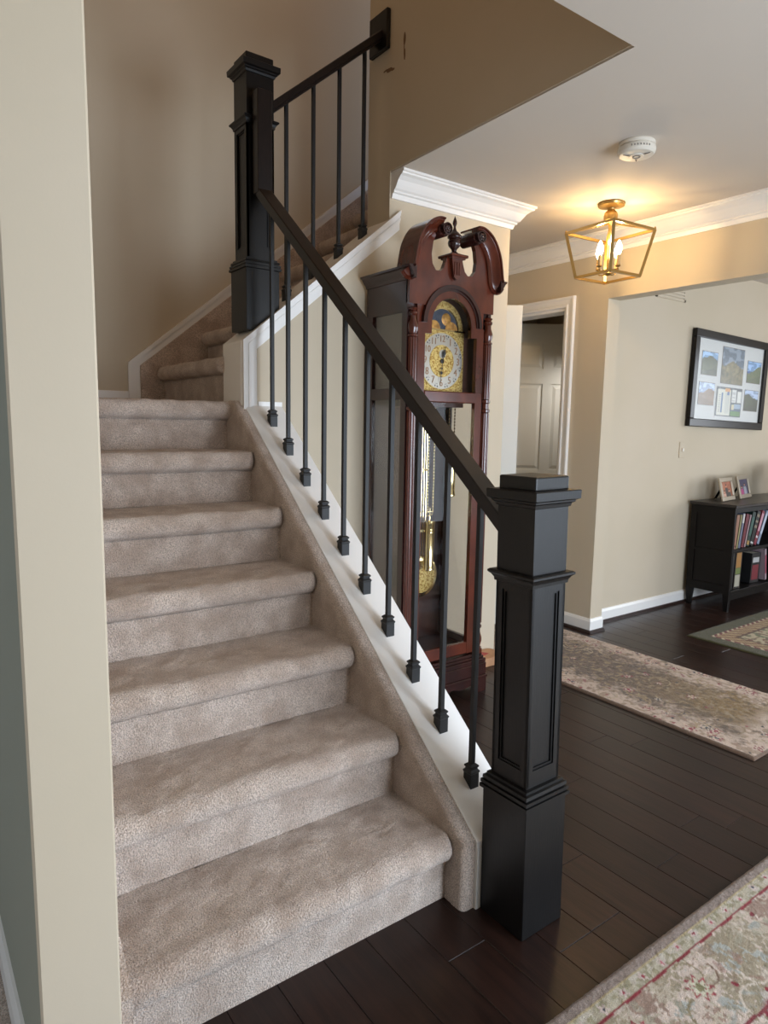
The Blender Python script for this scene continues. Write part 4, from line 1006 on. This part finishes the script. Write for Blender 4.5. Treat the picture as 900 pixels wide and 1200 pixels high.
# small photo frames on the bookcase
def people(seed, bgc, a, b_):
    def f(u, v):
        c = np.zeros(u.shape+(3,)); c[:] = npl(bgc); c *= (.8+.4*vnoise(u, v, .15, seed))[..., None]
        for (cx_, hh, body) in a:
            c[(np.abs(u-cx_) < .13+.05*(hh-v)) & (v < hh-.12)] = npl(body); c[((u-cx_)/.07)**2+((v-hh)/.085)**2 < 1] = npl((206,150,124))
            c[(((u-cx_)/.075)**2+((v-hh-.05)/.05)**2 < 1)] = npl(b_)
        return c
    return f
def small_frame(label, xa, ya, ang, w, h, lean, fn, m, strut=True, st_=.032):
    z = BZ+.0005
    mt = Matrix.Translation((xa, ya, z)) @ Matrix.Rotation(ang, 4, 'Z') @ Matrix.Rotation(-lean, 4, 'X')
    e = empty('photo_frame', (xa, ya, z), label, 'photo frame', 'framed photos on the bookcase')
    bm = BM()
    for a in ((0, w, h-st_, h), (0, w, 0, st_), (0, st_, st_, h-st_), (w-st_, w, st_, h-st_)): box(bm, a[0], a[1], -.008, .008, a[2], a[3], bev=.003)
    bmesh.ops.transform(bm, matrix=mt, verts=bm.verts); obj('frame', bm, m, e)
    bm = BM(); box(bm, .01, w-.01, .002, .012, .01, h-.01); bmesh.ops.transform(bm, matrix=mt, verts=bm.verts); obj('backing', bm, M_dark, e)
    photo('photo', e, mt @ Matrix.Translation((w/2, .0015, h/2)), w-2*st_+.004, h-2*st_+.004, fn, 44, 44)
    if strut:
        bm = BM(); box(bm, w/2-.025, w/2+.025, -.002, .002, -h*.72, 0)
        ms = mt @ Matrix.Translation((0, .014, h*.72)) @ Matrix.Rotation(lean+R_(26), 4, 'X')
        bmesh.ops.transform(bm, matrix=ms, verts=bm.verts); obj('easel_strut', bm, M_dark, e)
small_frame('wide silver photo frame with an orange-backed portrait, leftmost on the bookcase', 3.79, 1.245, R_(8), .25, .175, R_(14), people(1, (170,100,70), [(.5,.72,(60,54,50)), (.25,.35,(206,160,140)), (.75,.4,(70,62,52))], (60,40,30)), M_pewter)
small_frame('silver photo frame with a purple-toned group photo beside the first frame', 4.10, 1.27, R_(9), .26, .18, R_(14), people(2, (66,60,86), [(.3,.5,(170,70,120)), (.65,.65,(150,150,160))], (40,30,30)), M_pewter)
small_frame('large grey photo frame with ornate top edge at right end of bookcase', 4.56, 1.14, R_(4), .34, .28, R_(22), people(3, (110,106,100), [(.5,.6,(90,90,90))], (50,50,50)), mat('grey frame', rgb(96,90,84), .4))

# ------------------------------------------------------------------ rugs
def flower(C, X, Y, cx, cy, r, petal, ring, core, k=6, rotn=0.):
    dx, dy = X-cx, Y-cy; rr = np.hypot(dx, dy); a = np.arctan2(dy, dx); e = r*(.72+.28*np.cos(k*a+rotn))
    for m_, col in ((rr < e*1.12, ring), (rr < e*.86, petal), (rr < r*.34, core)):
        if col is not None: C[m_] = npl(col)
def blob(C, X, Y, cx, cy, rx, ry, th, col, mixv=1.0, rag=.5, seed=0):
    dx, dy = X-cx, Y-cy; u = (dx*math.cos(th)+dy*math.sin(th))/rx; v = (-dx*math.sin(th)+dy*math.cos(th))/ry
    m_ = (u*u+v*v) < (.5+rag*vnoise(X+seed, Y, .009, seed)); C[m_] = C[m_]*(1-mixv)+npl(col)*mixv
def vine(C, X, Y, cx, cy, r, a0, a1, w, col, decay=.0):
    dx, dy = X-cx, Y-cy; rr = np.hypot(dx, dy); a = np.mod(np.arctan2(dy, dx)-a0, 2*math.pi)
    m_ = (a < (a1-a0)) & (np.abs(rr-r*(1-decay*a)) < w); C[m_] = npl(col)
def rug_obj(name, xs, ys, th, C, label, m=M_rug, gz=None):
    X, Y = np.meshgrid(xs, ys)
    Z = np.full(X.shape, th) + rng.normal(0, .0006, X.shape) + (vnoise(X+3, Y+3, .015, 5)-.5)*.0015
    # rounded edges
    ex = np.minimum(X-xs[0], xs[-1]-X); ey = np.minimum(Y-ys[0], ys[-1]-Y); e = np.minimum(ex, ey); Z -= np.clip(1-e/.012, 0, 1)**2*th*.5
    P = np.stack([X, Y, Z], -1)
    pad = lambda A: np.pad(A, ((1,1),(1,1),(0,0)), mode='edge')
    P = pad(P); Cc = pad(C); P[0,:,2]=P[-1,:,2]=0.0005; P[:,0,2]=P[:,-1,2]=0.0005
    o = grid_mesh(name, P, np.clip(Cc*(1+rng.normal(0, .05, Cc.shape[:2]))[..., None], 0, 1), m, None, (float(xs.mean()), float(ys.mean()), 0))
    return tag(o, label, 'rug')
rr_ = random.Random(21)
# living rug
xs = np.concatenate([np.linspace(-.42, -.2, 12), np.arange(-.196, 1.35, .0042), np.linspace(1.36, 2.4, 30)]); ys = np.concatenate([np.linspace(-2.4, -.97, 30), np.arange(-.96, -.4399, .0042)])
X, Y = np.meshgrid(xs, ys); D = -.44-Y
C = np.zeros(X.shape+(3,)); n1 = vnoise(X+5, Y+5, .05, 31); n2 = vnoise(X, Y, .018, 32); n3 = vnoise(X+9, Y, .11, 33)
C[:] = npl((202,184,170)); nf = vnoise(X+2, Y, .008, 70)-.5; k = (n1+nf*.5 > .58); C[k] = npl((186,172,152)); nf = vnoise(X+2, Y, .008, 71)-.5; k = (n3+nf*.5 > .66); C[k] = npl((158,144,120)); k = (n3+nf*.5 < .26); C[k] = npl((156,130,114)); k = (n1+nf*.4 < .2); C[k] = npl((166,166,158))
for i in range(260):
    cx, cy = rr_.uniform(-.2, 1.3), rr_.uniform(-.95, -.53); th = rr_.uniform(0, 3.1)
    blob(C, X, Y, cx, cy, rr_.uniform(.010, .028), rr_.uniform(.004, .010), th, rr_.choice([(140,130,104), (150,112,100), (166,160,140), (140,118,98), (204,188,174), (160,164,158), (134,124,98)]), .6, 1.3, i)
for i in range(34):
    cx, cy, r = rr_.uniform(-.2, 1.3), rr_.uniform(-.95, -.55), rr_.uniform(.03, .075); a = rr_.uniform(0, 6); vine(C, X, Y, cx, cy, r, a, a+rr_.uniform(2, 4), .0026, rr_.choice([(140,126,96), (206,192,176), (130,104,84)]), .08)
for i in range(13):
    cx, cy = -.18+i*.115+rr_.uniform(-.02, .02), rr_.choice([-.58, -.63, -.70, -.78])+rr_.uniform(-.015, .015); flower(C, X, Y, cx, cy, rr_.uniform(.026, .036), (200,194,170), (44,52,72) if i % 2 else (150,60,66), (130,122,84), k=rr_.choice([5,6,8]), rotn=i)
for i in range(26):
    blob(C, X, Y, rr_.uniform(-.2, 1.3), rr_.uniform(-.9, -.54), .011, .007, rr_.uniform(0, 3), rr_.choice([(132,30,44), (132,30,44), (44,50,66)]), 1, .6, i+50)
k = (D < .078); C[k] = npl((180,170,148)); kk = k & (vnoise(X,Y,.012,61) > .55); C[kk] = npl((152,144,116)); kk = k & (vnoise(X,Y,.014,62) > .7); C[kk] = npl((190,180,164))
for i in range(20):
    cx = -.19+i*.078; flower(C, X, Y, cx, -.44-.055+rr_.uniform(-.005, .005), .013, (206,188,180), (200,180,170), rr_.choice([(150,36,56), (50,54,70), (176,90,100)]), k=5, rotn=i)
wob = .002*np.sin(X*60)
C[(np.abs(D-.076-wob) < .0034)] = npl((134,34,42)); C[(np.abs(D-.268-wob) < .004)] = npl((128,50,54)); C[(np.abs(D-.036) < .002)] = npl((178,160,120))
k = D < .034; C[k] = npl((134,118,108)); kk = k & (vnoise(X, Y*3, .006, 7) > .5); C[kk] = npl((150,134,124))
rug_obj('area_rug', xs, ys, .014, C, 'cream floral area rug with thin red line and grey-brown edge in the near right corner')
# runner
xs = np.arange(1.545, 2.3001, .0058); ys = np.concatenate([np.arange(-.118, 1.5, .0062), np.linspace(1.51, 2.5, 60)])
X, Y = np.meshgrid(xs, ys); u = X-1.545; uc = np.abs(u-.377)
C = np.zeros(X.shape+(3,)); n1 = vnoise(X+5, Y+5, .06, 41); n2 = vnoise(X, Y, .02, 42); n3 = vnoise(X+9, Y, .14, 43)
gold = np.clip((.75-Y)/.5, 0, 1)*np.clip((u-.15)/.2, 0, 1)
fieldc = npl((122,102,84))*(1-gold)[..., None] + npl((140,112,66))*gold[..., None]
edgec = npl((204,182,164)); w_ = np.clip((uc-.17)/.12 + (n1-.5)*1.2 + (vnoise(X,Y,.012,66)-.5)*1.2, 0, 1)
we = np.clip((.20-(Y+.118))/.08 + (n1-.5)*1.4, 0, 1); w_ = np.maximum(w_, we*(n1 > .35))
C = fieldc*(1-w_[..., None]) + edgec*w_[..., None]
k = (n2 > .62) & (w_ > .4); C[k] = npl((170,146,124)); k = (n2 > .66) & (w_ < .4); C[k] = C[k]*.72; k = (n2 < .22) & (w_ < .4); C[k] = npl((158,136,104))
for i in range(300):
    cx, cy = rr_.uniform(1.56, 2.29), rr_.uniform(-.1, 1.6); e = abs(cx-1.92) > .24
    blob(C, X, Y, cx, cy, rr_.uniform(.010, .026), rr_.uniform(.004, .010), rr_.uniform(0, 3.1), rr_.choice([(150,92,92), (156,124,106), (204,184,166), (128,112,90), (160,140,120)] if e else [(96,80,60), (146,124,88), (110,92,70), (160,142,114), (140,112,96)]), .75, 1.2, i)
for i in range(60):
    cx, cy, r = rr_.uniform(1.6, 2.25), rr_.uniform(-.1, 1.6), rr_.uniform(.025, .07); a = rr_.uniform(0, 6); vine(C, X, Y, cx, cy, r, a, a+rr_.uniform(2, 5), .0034, rr_.choice([(170,148,112), (150,128,98), (190,170,140)]), .07)
for i in range(44):
    cx, cy = (rr_.choice([rr_.uniform(1.57, 1.68), rr_.uniform(2.18, 2.28), rr_.uniform(1.72, 2.12)])), -.09+i*.038
    flower(C, X, Y, cx, cy, rr_.uniform(.018, .030), (208,190,170), rr_.choice([(40,40,52), (140,54,66), (150,70,78)]), rr_.choice([(150,50,66), (60,60,70), (180,150,120)]), k=5, rotn=i)
for i in range(60): blob(C, X, Y, rr_.choice([rr_.uniform(1.56, 1.7), rr_.uniform(2.17, 2.29), rr_.uniform(1.7, 2.17)]), rr_.uniform(-.1, 1.6), .010, .006, rr_.uniform(0, 3), rr_.choice([(136,40,54), (150,60,70), (40,40,50)]), 1, .6, i)
k = np.minimum(np.minimum(u, .755-u), Y+.118) < .012; C[k] = npl((112,90,74))
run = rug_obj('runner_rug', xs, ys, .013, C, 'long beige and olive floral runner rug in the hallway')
# dining rug
xs = np.arange(2.875, 4.9, .012); ys = np.arange(-1.2, .9401, .010)
X, Y = np.meshgrid(xs, ys); D = np.minimum(X-2.875, .94-Y)
C = np.zeros(X.shape+(3,)); n1 = vnoise(X+5, Y+5, .05, 51); n2 = vnoise(X, Y, .025, 52)
C[:] = npl((186,172,140)); k = (n2 > .6); C[k] = npl((116,96,72)); k = (n1 > .68); C[k] = npl((122,80,62)); k = (n1 < .22) & (n2 > .4); C[k] = npl((110,112,80))
for i in range(60): blob(C, X, Y, rr_.uniform(3.05, 4.4), rr_.uniform(-.3, .75), rr_.uniform(.02, .06), rr_.uniform(.01, .02), rr_.uniform(0, 3.1), rr_.choice([(110,44,44), (96,84,60), (130,110,84), (90,60,50)]), .85, .7, i)
k = (D < .215) & (D > .10); C[k] = npl((176,152,112)); k = k & (((np.floor((X+Y)/.035)).astype(int) % 2) == 0); C[k] = npl((130,92,64))
k = (D < .125) & (D > .10); C[k] = npl((112,40,44)); kk = k & (((np.floor((X-Y)/.02)).astype(int) % 3) == 0); C[kk] = npl((196,180,150))
k = (np.abs(D-.215) < .008); C[k] = npl((96,66,48)); k = D < .10; C[k] = npl((72,68,34)); k = D < .012; C[k] = npl((60,56,28))
rug_obj('area_rug', xs, ys, .010, C, 'cream patterned area rug with olive green border beneath the bookcase side')
